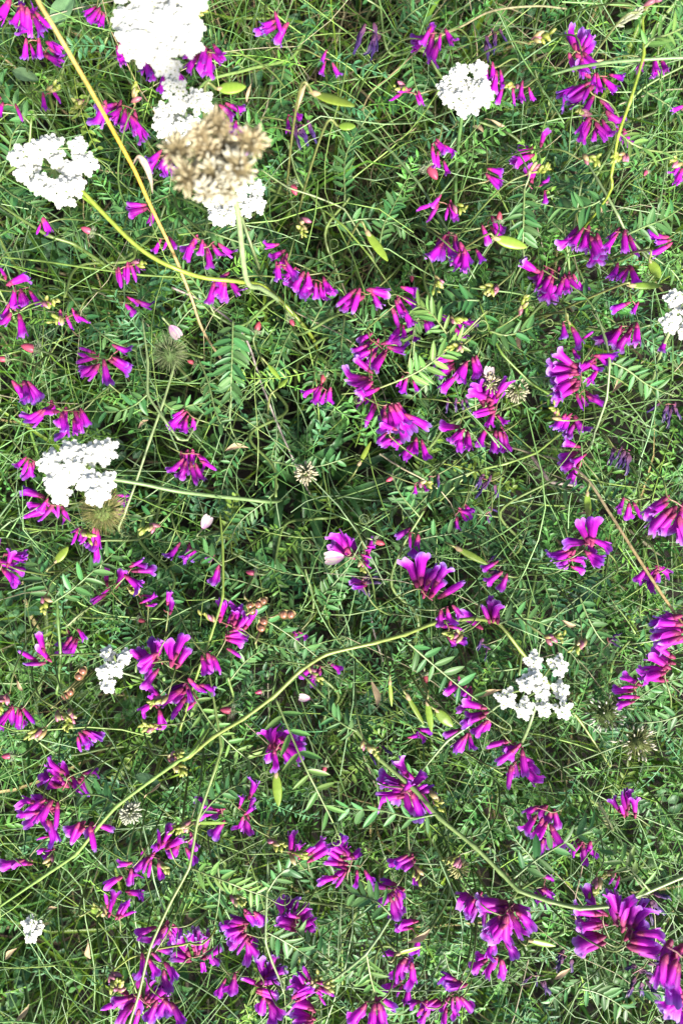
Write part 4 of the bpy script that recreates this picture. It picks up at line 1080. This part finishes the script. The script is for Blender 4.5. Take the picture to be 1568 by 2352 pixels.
# ------------------------------------------------------------------ dry stalks
def stalk_thing(name, cat, label, pts, z, wpx, cols, mat, root='end'):
    path = px_path(pts, z)
    if root == 'end':
        d = path[-1] - path[-2]; d[2] = 0; d /= np.linalg.norm(d)
        path = np.vstack([path, catmull([path[-1], path[-1] + d * .02 - np.array([0, 0, .03]), path[-1] + d * .03 - np.array([0, 0, path[-1][2] + .004])], 5)[1:]])
    b = Vector((path[-1][0], path[-1][1], 0))
    e = thing(name, cat, b, label)
    mb = MB(); tube(mb, path - np.array(b), np.array(wpx) * .5 * mpp(float(np.mean(z))), np.array(cols), 7)
    link('stem', mb.mesh('stem', mat), e, b, base=b)
    return e, b, path
e, b, path = stalk_thing('dry_grass_stalk', 'grass stalk', 'thick golden orange dry grass stalk with a curled papery sheath', [(70, -40), (90, 5), (130, 72), (205, 200), (260, 300), (310, 392), (345, 470), (400, 585), (440, 685)], [.37, .36, .34, .31, .285, .27, .25, .22],
     [7, 8, 9, 9, 8, 7], [(.58, .42, .14), (.62, .45, .16), (.66, .40, .05), (.60, .38, .06), (.50, .36, .18), (.42, .34, .20)], M_DRY)
mb = MB()
sh = np.concatenate([px_path([(306, 378), (318, 362), (334, 378), (346, 410), (351, 445)], [.288, .295, .292, .285, .275])])
def ribbon(mb, path, w, col, fold=.3):
    S = len(path); tg = np.gradient(path, axis=0)
    sd = np.cross(tg, [0, 0, 1.0]); sd /= np.linalg.norm(sd, axis=1)[:, None]
    ww = (w * np.sin(np.linspace(.25, math.pi - .05, S)))[:, None]
    v = np.stack([path - sd * ww, path - np.array([0, 0, 1]) * ww * fold * 2, path + sd * ww], 1).reshape(-1, 3)
    i = (np.arange(S - 1)[:, None] * 3 + np.arange(2)[None]).ravel()
    mb.add(v, np.stack([i, i + 1, i + 4, i + 3], -1), None, col)
ribbon(mb, sh - np.array(b), .0016, (.50, .38, .30), .8)
link('sheath', mb.mesh('sheath', M_DRY), e, b, base=b)
UMB.append(('golden orange dry stalk\'s curled sheath', P(330, 400, .28)))
stalk_thing('dry_grass_stalk', 'grass stalk', 'thin pale straw stalk slanting beside lavender-tipped flowers', [(1600, 1480), (1565, 1432), (1510, 1352), (1452, 1262), (1400, 1180), (1345, 1098), (1290, 1060), (1225, 1042)], [.27, .26, .245, .225, .2], [6, 7, 7, 6, 5],
     [(.60, .44, .16), (.62, .48, .22), (.56, .50, .30), (.48, .44, .30)], M_DRY)
stalk_thing('dry_twig', 'twig', 'pale bare twig lying deep between green stems', [(840, 1240), (845, 1320), (850, 1400), (858, 1450), (870, 1490)], .16, [4, 4, 4], [(.40, .36, .32)] * 3, M_DRY)
stalk_thing('dry_twig', 'twig', 'grey-brown broken twig below the ring of red flowers', [(1215, 1040), (1240, 1075), (1262, 1105), (1300, 1112)], .205, [9, 8, 4], [(.32, .24, .20), (.36, .30, .26), (.4, .36, .3)], M_DRY)
stalk_thing('dry_grass_stalk', 'grass stalk', 'bleached thin dry stem crossing dark blades near the small cream cluster', [(395, 660), (480, 700), (560, 770), (600, 880), (640, 980), (680, 1070)], [.22, .20, .17], [5, 5, 4], [(.36, .30, .28), (.42, .38, .34)], M_DRY)
stalk_thing('dry_grass_stalk', 'grass stalk', 'arching dry brown grass stem beside dark seed spikes', [(1300, 20), (1230, 14), (1130, 25), (1060, 60), (980, 100), (900, 170)], [.225, .235, .22, .19], [4, 5, 4], [(.30, .30, .16), (.34, .28, .14)], M_DRY)

# ------------------------------------------------------------------ pods
def pod_mesh(name, beak=True):
    mb = MB(); S, U = 12, 10
    V, C = [], []
    for i in range(S):
        s = i / (S - 1)
        hw = .5 * max(.03, math.sin(math.pi * min(1, max(0, s)) ** .85)) ** .6
        for j in range(U):
            a = 2 * math.pi * j / U
            bump = 1 + .28 * max(0, math.sin(s * math.pi * 5)) * (abs(math.sin(a)) > .5)
            V.append((s, hw * math.cos(a), hw * .24 * math.sin(a) * bump))
            C.append(np.array((.30, .46, .055)) * (1 + .25 * (abs(math.cos(a)) > .9) - .1 * (i % 2)))
    b = np.arange(S - 1)[:, None] * U; k = np.arange(U)[None]; k2 = (k + 1) % U
    mb.add(V, np.stack([b + k, b + k2, b + k2 + U, b + k + U], -1).reshape(-1, 4), None, np.array(C))
    return mb.mesh(name, M_POD)
POD = pod_mesh('pod')
def calyx_mesh():
    mb = MB()
    tube(mb, catmull([(-.22, 0, 0), (-.05, .02, .02), (.10, 0, .02), (.26, .05, .06)], 3), [.05, .12, .17, .16, .06], (.42, .32, .18), 6)
    tube(mb, catmull([(.9, 0, 0), (1.02, .02, .01), (1.14, .09, .03)], 3), [.05, .03, .012], (.45, .36, .16), 5)
    return mb.mesh('dry_calyx', M_DRY)
CALYX = calyx_mesh()
PODS = []
def pod(x, y, ang, lpx, wpx, z, label, tint=None):
    L = lpx * mpp(z); c = P(x, y, z); d = idir(ang)
    base = c - d * L * .5
    g = base - d * .03 + Vector((R.uniform(-.01, .01), R.uniform(-.01, .01), 0)); g.z = -.004
    b = Vector((g.x, g.y, 0))
    e = thing('seed_pod', 'pod', b, label, 'green vetch seed pods')
    mb = MB(); tube(mb, catmull([base, base - d * .008 + Vector((0, 0, -.004)), (base + g) * .5 - d * .01, g], 5) - np.array(b), [.0006, .0010], (.25, .28, .09), 5)
    link('stalk', mb.mesh('stalk', M_STEM), e, b, base=b)
    q = frame_quat(d + Vector((0, 0, R.uniform(-.15, .15))), (R.uniform(-.4, .4), R.uniform(-.4, .4), 1))
    sc = (L, wpx * .82 * mpp(z), wpx * .82 * mpp(z))
    link('shell', POD, e, base, q, sc, base=b)
    link('dry_calyx', CALYX, e, base, q, (L * .6, L * .45, L * .45), base=b) if lpx > 45 else None
    PODS.append((e, c, label))
for row in [(768, 233, 20, 98, 36, .30, 'largest glossy lime-green oval pod'), (533, 200, -8, 62, 34, .29, 'broad lime pod with a papery white end beside white umbels'), (797, 290, 0, 38, 24, .285, 'small round lime pod beneath the largest lime pod'),
            (866, 568, 55, 82, 26, .26, 'curved yellow-green pod lying in fine dark leaflets'), (1502, 620, 60, 46, 28, .26, 'short broad pod of the pair near the half-open white umbel'), (1484, 656, 0, 74, 20, .262, 'long slender pod of the pair near the half-open white umbel'),
            (1175, 556, 12, 78, 32, .25, 'flat dull green pod under a pinnate leaf'), (1349, 1162, 85, 62, 24, .24, 'upright lime pod beside the thin pale straw stalk'), (954, 1632, 60, 80, 15, .235, 'narrow straight green pod, first of three beside red pink buds'),
            (985, 1645, 82, 72, 20, .238, 'narrow upright green pod, middle of three'), (1020, 1650, 45, 56, 32, .24, 'broad pod with a dry brown cap, last of three'), (897, 1594, 85, 60, 12, .235, 'very thin pod with a dry pointed tip'),
            (1085, 1278, 28, 82, 20, .225, 'long dull green pod among low dark leaflets'), (637, 1812, 85, 76, 28, .238, 'upright pale green pod between curling leaves'), (486, 1890, 0, 76, 14, .25, 'slim pod crossing the long pale stem'),
            (941, 2184, -12, 62, 20, .25, 'bright lime pod with a torn papery end'), (1245, 2167, 15, 66, 22, .25, 'lime pod with a brown ragged tip beside big magenta flowers'), (142, 1274, -50, 46, 24, .24, 'rounded lime pod on dark leaflets near crimson flowers'),
            (1318, 760, 55, 48, 18, .24, 'small green pod with pale dry wings'), (630, 855, 50, 44, 14, .22, 'small forked lime pod in fine grass'), (650, 880, -45, 32, 14, .22, 'stubby lime pod next to the small forked one'),
            (838, 1040, -62, 60, 14, .205, 'thin lime blade-like pod over broad dark leaves'), (225, 2092, 0, 34, 26, .22, 'flat round green pod in low grass')]:
    pod(*row)

def burst_pod(x, y, ang, lpx, z, label):
    L = lpx * mpp(z); c = P(x, y, z); d = idir(ang); base = c - d * L * .5
    g = base - d * .02; g.z = -.004; b = Vector((g.x, g.y, 0))
    e = thing('burst_seed_pod', 'pod', b, label, 'split golden seed pods')
    mb = MB(); tube(mb, catmull([base, base - d * .006, (base + g) * .5, g], 5) - np.array(b), .0006, (.32, .30, .12), 5)
    link('stalk', mb.mesh('stalk', M_STEM), e, b, base=b)
    q = frame_quat(d, (R.uniform(-.2, .2), R.uniform(-.2, .2), 1))
    mb = MB(); V, C = [], []; S, U = 13, 7
    for i in range(S):
        s = i / (S - 1); w = .30 * (max(.02, math.sin(math.pi * s)) ** .4) * (1 - .18 * math.exp(-((s - .5) / .1) ** 2))
        for j in range(U):
            u = -1 + 2 * j / (U - 1)
            V.append((s, u * w, .22 * w * u * u * 2 - .03)); C.append((.58, .47, .16) if abs(u) > .8 else (.40, .32, .14))
    i = (np.arange(S - 1)[:, None] * U + np.arange(U - 1)[None]).ravel()
    mb.add(V, np.stack([i, i + 1, i + U + 1, i + U], -1), None, C)
    link('shell', mb.mesh('shell', M_POD), e, base, q, L, base=b)
    for k in (.28, .70):
        mb = MB(); n, m = 9, 12; V, C = [], []
        for i in range(n):
            t = math.pi * i / (n - 1)
            for j in range(m):
                a = 2 * math.pi * j / m
                V.append((.20 * math.sin(t) * math.cos(a), .22 * math.cos(t), .15 * math.sin(t) * math.sin(a)))
                C.append((.34, .15, .09) if j % 3 else (.13, .05, .03))
        bb = np.arange(n - 1)[:, None] * m; kk = np.arange(m)[None]; k2 = (kk + 1) % m
        mb.add(V, np.stack([bb + kk, bb + m + kk, bb + m + k2, bb + k2], -1).reshape(-1, 4), None, C)
        link('seed', mb.mesh('seed', M_SEED), e, base + d * L * k + Vector((0, 0, L * .10)), q, L, base=b)
    PODS.append((e, c, label))
burst_pod(660, 1411, 0, 40, .25, 'split golden pod showing two striped brown seeds, apart from the trio')
burst_pod(600, 1384, -35, 36, .25, 'topmost split golden pod of the trio with brown seeds')
burst_pod(577, 1397, 70, 34, .246, 'split golden pod of the trio half behind the magenta flowers')
burst_pod(603, 1434, -70, 40, .252, 'lowest split golden pod of the trio with dark striped seeds')
burst_pod(187, 1547, -55, 38, .24, 'greenish split pod with one pinkish brown seed near the small white umbel')
burst_pod(157, 1594, -40, 36, .235, 'faded split pod between leafy stems')

# ------------------------------------------------------------------ pink buds in hairy calyces, pale pink flowers
def pink_bud(x, y, ang, lpx, z, hair, label):
    L = lpx * mpp(z); c = P(x, y, z); d = idir(ang); base = c - d * L * .45
    g = base - d * .015; g.z = -.004; b = Vector((g.x, g.y, 0))
    e = thing('pink_flower_bud', 'flower bud', b, label, 'pink buds in hairy calyces')
    mb = MB(); tube(mb, catmull([base, base - d * .006 + Vector((0, 0, -.01)), (base + g) * .5, g], 5) - np.array(b), .0006, (.22, .30, .12), 5)
    link('stalk', mb.mesh('stalk', M_STEM), e, b, base=b)
    q = frame_quat(d + Vector((0, 0, .2)), (0, 0, 1))
    mb = MB(); tube(mb, catmull([(0, 0, 0), (.3, 0, .02), (.65, 0, .03), (1, 0, 0)], 4), [.12, .22, .27, .26, .20, .05], np.array([(.50, .16, .18), (.60, .10, .17), (.52, .08, .14)]), 9)
    link('petals', mb.mesh('petals', M_PINK), e, base, q, L, base=b)
    mb = MB(); tube(mb, [(-.15, 0, 0), (.05, 0, 0), (.22, 0, 0)], [.08, .24, .28], (.20, .28, .12), 8)
    for i in range(hair):
        a = R.uniform(0, 6.28); x0 = R.uniform(-.1, .22)
        p = np.array([x0, .24 * math.cos(a), .24 * math.sin(a)]); dd = np.array([R.uniform(0, .5), math.cos(a), math.sin(a)]) * R.uniform(.2, .38)
        tube(mb, [p, p + dd], [.022, .008], (.50, .56, .38), 3, cap=False)
    link('calyx', mb.mesh('calyx', M_FUZZ), e, base, q, L, base=b)
    PODS.append((e, c, label))
PB = [(72, 800, 195, 38, 'with a cottony calyx by the vetch row'), (592, 752, -70, 26, ''), (441, 832, 200, 20, ''), (742, 868, 100, 24, ''), (578, 1315, 190, 24, ''), (895, 1100, 150, 20, ''), (870, 1245, 20, 26, ''),
      (325, 1425, 10, 20, ''), (523, 1630, 190, 32, ''), (977, 1557, 80, 22, ''), (20, 1735, 180, 26, ''), (203, 530, 200, 28, ''), (675, 435, 70, 30, ''), (991, 396, 60, 40, ''), (8, 825, 180, 26, ''),
      (596, 1588, 170, 20, ''), (745, 1765, 100, 20, ''), (1145, 500, -90, 24, ''), (1480, 398, 120, 18, ''), (670, 740, 60, 20, ''), (945, 640, 90, 18, '')]
for i, (x, y, a, l, t) in enumerate(PB):
    pink_bud(x, y, a, l, R.uniform(.215, .24), 50, None)

def pale_flower(x, y, ang, lpx, z, label):
    """a pale pink pea flower seen from above"""
    L = lpx * .8 * mpp(z); c = P(x, y, z); d = idir(ang); base = c - d * L * .5
    g = base - d * .02; g.z = -.004; b = Vector((g.x, g.y, 0))
    e = thing('pale_pink_flower', 'flower', b, label)
    mb = MB(); tube(mb, catmull([base, base - d * .005, (base + g) * .5, g], 5) - np.array(b), .0006, (.22, .30, .12), 5)
    link('stalk', mb.mesh('stalk', M_STEM), e, b, base=b)
    for k, (sx, off, tilt) in enumerate(((1, .22, .5), (-1, .22, -.5), (0, 0, .1))):
        mb = MB(); S, U = 7, 5; V, C = [], []
        for i in range(S):
            s = i / (S - 1); w = .22 * max(.05, math.sin(math.pi * min(s * .93 + .03, 1))) ** .7
            for j in range(U):
                u = -1 + 2 * j / (U - 1)
                V.append((s, u * w + sx * off * s, .25 * w * u * u + tilt * u * w * .6 + .12 * s)); C.append((.66 - .08 * abs(u), (.62 if j % 2 else .34) - .15 * (s < .4), .50))
        i = (np.arange(S - 1)[:, None] * U + np.arange(U - 1)[None]).ravel()
        mb.add(V, np.stack([i, i + 1, i + U + 1, i + U], -1), None, C)
        link('petal', mb.mesh('petal', M_PINK), e, base, frame_quat(d, (0, 0, 1)), L, base=b)
    UMB.append((label, c))
pale_flower(402, 762, 50, 46, .24, 'pale pink pea flower with white petals beside the forked stem')
pale_flower(474, 1200, -60, 44, .24, 'pale pink open flower above narrow leaflets')
pale_flower(700, 1602, 190, 34, .235, 'small pale pink flower on leafy stem')
pale_flower(1120, 860, -80, 44, .23, 'whitish pink hooded flower over the cream dried cluster')
pale_flower(768, 1280, 175, 58, .245, 'long pale pink withered petal under upright magenta flowers')

# ------------------------------------------------------------------ pale grass spikelets, dry flakes
def spikelet(x0, y0, x1, y1, z, wpx, label, col, n=22):
    a, c = P(x0, y0, z), P(x1, y1, z - .01)
    g = c + (c - a) * .8; g.z = -.004; b = Vector((g.x, g.y, 0))
    e = thing('grass_spikelet', 'grass head', b, label)
    mb = MB(); tube(mb, catmull([a, c, (c + g) * .5 + Vector((0, 0, .03)), g], 6) - np.array(b), .0007, (.30, .36, .14), 5)
    link('stalk', mb.mesh('stalk', M_STEM), e, b, base=b)
    mb = MB(); tube(mb, catmull([(0, 0, 0), (.3, 0, .05), (.7, 0, .05), (1, 0, .0)], 3), [.1, .2, .22, .16, .02], np.array([col, col, (col[0] * 1.1, col[1] * 1.05, col[2] * 1.2)]), 6, flat=.6)
    m = mb.mesh('scale', M_FUZZ)
    d = (a - c).normalized(); s = d.cross(Vector((0, 0, 1))).normalized(); L = (a - c).length
    for i in range(n):
        t = i / n; sg = -1 if i % 2 else 1
        p = c + d * L * t
        dv = (d * .8 + s * sg * R.uniform(.25, .6) + Vector((0, 0, R.uniform(-.1, .5)))).normalized()
        k = wpx * mpp(z) * (1 - .5 * abs(t - .4)) * .62
        link('scale', m, e, p, frame_quat(dv, (0, 0, 1)), k, base=b)
    UMB.append((label, (a + c) * .5))
spikelet(1470, 25, 1410, 62, .27, 34, 'pale cream-green plump grass spikelet', (.55, .58, .38), 20)
spikelet(1372, 1840, 1402, 1905, .265, 26, 'flat yellow-green grass spikelet on a dry stalk', (.42, .46, .20), 16)
spikelet(152, 1440, 205, 1395, .24, 20, 'slender pale green spikelet with long awns', (.30, .38, .16), 12)

DRY = []
def flake_mesh(seed):
    rr = random.Random(seed); mb = MB(); S, U = 8, 4; V, C = [], []
    ph = rr.uniform(0, 6)
    for i in range(S):
        s = i / (S - 1); w = .13 * max(.06, math.sin(math.pi * s)) ** .7
        for j in range(U):
            u = -1 + 2 * j / (U - 1)
            V.append((s, u * w * math.cos(s * 2 + ph) + .1 * math.sin(4 * s + ph), abs(u) * w * .9 + .15 * math.sin(3 * s + ph) + u * w * math.sin(s * 2 + ph) * .6)); C.append(np.array((.48, .36, .22)) * rr.uniform(.75, 1.2))
    i = (np.arange(S - 1)[:, None] * U + np.arange(U - 1)[None]).ravel()
    mb.add(V, np.stack([i, i + 1, i + U + 1, i + U], -1), None, C)
    return mb.mesh('dry_leaf', M_DRY)
FL = [flake_mesh(i) for i in range(4)]
for (x, y, a, l, z) in [(695, 215, 100, 78, .27), (573, 208, 95, 46, .27), (1135, 283, 0, 50, .22), (1095, 300, 30, 40, .2), (960, 2150, -30, 60, .235), (168, 762, 30, 30, .2), (45, 1568, 60, 46, .22), (95, 1510, 40, 30, .2),
                        (350, 1815, -50, 46, .22), (1290, 2235, -40, 50, .23), (1190, 770, 70, 60, .2), (1410, 880, 110, 56, .225), (1125, 1590, -20, 56, .23), (860, 1590, 85, 60, .215), (545, 1030, -5, 56, .22), (1300, 1430, 10, 50, .235),
                        (205, 2180, 80, 56, .18), (120, 2085, -10, 30, .19), (50, 2330, -60, 50, .18), (1500, 1400, -10, 30, .235), (328, 975, -30, 34, .215), (1390, 470, 110, 36, .21), (25, 2190, -40, 50, .19), (1340, 1180, 10, 30, .2),
                        (865, 1600, 90, 30, .19), (210, 480, 60, 30, .15), (1370, 145, 150, 30, .25), (1040, 540, 180, 30, .21)]:
    o = link('dry_leaf', R.choice(FL), None, P(x, y, z) - idir(a) * l * mpp(z) * .5, frame_quat(idir(a), (0, 0, 1)), l * mpp(z))
    o['category'] = 'dry leaf'; o['group'] = 'curled dry leaves caught in the plants'
    DRY.append((o, P(x, y, z)))

# ------------------------------------------------------------------ broad dark blades in the middle
def rosette():
    c = Vector(P(715, 1090, 0)); c.z = 0
    e = thing('broad_leaf_rosette', 'plant', c, 'rosette of long narrow dark green blades in the shaded hollow')
    for (x, y, w, z) in [(930, 1020, 20, .16), (900, 1060, 22, .15), (850, 940, 14, .15), (560, 970, 14, .13), (610, 1090, 22, .12), (600, 1300, 24, .13), (650, 1350, 22, .14), (690, 1330, 18, .15), (760, 1380, 20, .13), (830, 1010, 18, .16),
                          (880, 1110, 16, .14), (590, 1180, 18, .12), (720, 900, 14, .13), (780, 980, 16, .15), (850, 1210, 16, .13), (560, 1030, 18, .14), (660, 1240, 20, .11), (740, 1280, 18, .12)]:
        z += .015 + R.uniform(-.02, .02); t = P(x + R.uniform(-40, 40), y + R.uniform(-40, 40), z); d = t - c
        o_ = Vector((R.uniform(-.02, .02), R.uniform(-.02, .02), 0))
        path = catmull([c + o_, c + o_ + d * .22 + Vector((0, 0, z * .6)), c + o_ * .5 + d * .6 + Vector((0, 0, z * .45)), t], 5)
        mb = MB()
        S = len(path); tg = np.gradient(path, axis=0); sd = np.cross(tg, [0, 0, 1.0]); sd /= np.linalg.norm(sd, axis=1)[:, None] + 1e-9
        ww = (w * mpp(.14) * .42 * np.sin(np.linspace(.25, math.pi - .03, S)) ** .8)[:, None]
        v = np.stack([path - sd * ww, path - np.array([0, 0, 1]) * ww * .5, path + sd * ww], 1).reshape(-1, 3) - np.array(c)
        i = (np.arange(S - 1)[:, None] * 3 + np.arange(2)[None]).ravel()
        mb.add(v, np.stack([i, i + 1, i + 4, i + 3], -1), None, np.array((.036, .098, .030)) * R.uniform(.8, 1.4))
        link('blade', mb.mesh('blade', M_GRASS), e, c, base=c)
    VSTEMS_LABELLED.append(e)
VSTEMS_LABELLED = []
rosette()

# a few broad leaves low in the corners
for (x, y, ang, l, w, z, lab) in [(148, 18, -60, 90, 46, .20, 'broad smooth oval leaf behind the golden dry stalk'), (60, 175, 20, 60, 30, .19, 'oval leaf low in the grass by violet flowers'), (340, 1790, 20, 60, 26, .2, 'smooth oval leaf under the leaning blade')]:
    mb = MB(); S, U = 9, 7; V, C = [], []
    for i in range(S):
        s = i / (S - 1); ww = .5 * max(.04, math.sin(math.pi * s ** .85)) ** .6
        for j in range(U):
            u = -1 + 2 * j / (U - 1)
            V.append((s, u * ww, .12 * abs(u) + .05 * math.sin(9 * s + 5 * u))); C.append(np.array((.09, .17, .075)) * (1.3 if u == 0 else 1))
    i = (np.arange(S - 1)[:, None] * U + np.arange(U - 1)[None]).ravel()
    mb.add(V, np.stack([i, i + 1, i + U + 1, i + U], -1), None, C)
    L = l * mpp(z); c = P(x, y, z); d = idir(ang); base = c - d * L * .5; g = base - d * .01; g.z = -.004; b = Vector((g.x, g.y, 0))
    e = thing('broad_leaf', 'leaf', b, lab)
    link('blade', mb.mesh('blade', M_LEAF), e, base, frame_quat(d, (0, .2, 1)), (L, w * mpp(z), w * mpp(z)), base=b)
    mb = MB(); tube(mb, catmull([base, (base + g) * .5, g], 5) - np.array(b), .0009, (.16, .26, .09), 5)
    link('stalk', mb.mesh('stalk', M_STEM), e, b, base=b)

# ------------------------------------------------------------------ labels that single each thing out
LM = [('largest white umbel', 0), ('loose five-cluster white umbel', 1), ('ring-shaped white umbel', 2), ('white umbel under the tan one', 3), ('compact upright white umbel', 4), ('dense white umbel by the bristly head', 5),
      ('small five-cluster white umbel', 6), ('open greenish-white umbel', 7), ('half-open white umbel', 8), ('little cream cluster near bare soil', 9)]
MARKS = [(n, UMB[i][1]) for n, i in LM] + [('tan seeding umbel', P(490, 365, .35)), ('largest lime pod', P(768, 233, .3)), ('trio of split golden pods', P(600, 1410, .25)), ('pod pair by half-open umbel', P(1490, 640, .26)),
         ('small cream spent cluster', P(703, 1085, .2)), ('olive bristly heads', P(1425, 1670, .23)), ('fuzzy grey-green head', P(390, 812, .235)), ('trio of narrow pods', P(985, 1640, .24)), ('plump cream spikelet', P(1440, 45, .27)),
         ('yellow-green flat spikelet', P(1386, 1875, .26)), ('papery clover head', P(300, 1864, .235)), ('lime pod with ragged brown tip', P(1245, 2167, .25)), ('ragged dried cream cluster', P(1185, 895, .222)), ('bare soil patch', P(225, 2290, 0)),
         ('torn lime pod', P(941, 2184, .25)), ('dull green pod in low leaflets', P(1085, 1278, .225)), ('curved yellow-green pod', P(866, 568, .26))]
ORD = ['closest', 'second closest', 'third closest', 'fourth closest', 'fifth closest', 'sixth closest', 'seventh closest', 'eighth closest', 'ninth closest', 'tenth closest', 'eleventh closest', 'twelfth closest', 'thirteenth closest', 'fourteenth closest']
def label_set(items, phrase):
    """items: (object, point); rank each against the landmarks and take the one where it ranks first"""
    rk = {}
    for mi, (mn, mp) in enumerate(MARKS):
        srt = sorted(range(len(items)), key=lambda i: (items[i][1] - mp).length)
        for r_, i in enumerate(srt):
            rk.setdefault(i, []).append((r_, (items[i][1] - mp).length, mi))
    for i, (o, p) in enumerate(items):
        r_, _, mi = min(rk[i])
        od = ORD[r_] if r_ < len(ORD) else 'number %d in distance' % (r_ + 1)
        o['label'] = '%s %s to %s' % (phrase(o), od, MARKS[mi][0])
for kd in 'mlpcbwy':
    its = [(e, c) for e, c, k_, n in HEADS if k_ == kd]
    for lo, hi, w in ((0, 0, ''), (1, 1, 'single '), (2, 4, 'sparse '), (5, 6, 'loose '), (7, 8, 'full '), (9, 99, 'crowded ')):
        sub = [(e, c) for e, c, k_, n in HEADS if k_ == kd and lo <= n <= hi]
        ph = {'y': 'yellow-green vetch bud spike'}.get(kd) or w + KNAME[kd] + ' vetch ' + ('flower' if hi == 1 else 'flower head')
        if sub: label_set(sub, lambda o, ph=ph: ph)
    for e, c in its: e['group'] = 'vetch flower heads' if kd != 'y' else 'vetch spikes still in bud'
sh = [(e, p) for e, p in VSTEMS if e.name.startswith('vetch_shoot')]
label_set(sh, lambda o: 'leafy green vetch shoot')
st = [(e, p) for e, p in VSTEMS if not e.name.startswith('vetch_shoot')]
label_set(st, lambda o: 'long pale climbing vetch stem')
for e, p in sh: e['group'] = 'leafy vetch shoots'
for e, p in st: e['group'] = 'long vetch stems'
label_set([(e, c) for e, c, l in PODS if l is None], lambda o: 'rosy pink hairy bud')
for e, c, l in PODS:
    if l is None and 'label' not in e: e['label'] = 'rosy pink bud in a hairy green calyx'
label_set(DRY, lambda o: 'curled tan dry leaf')
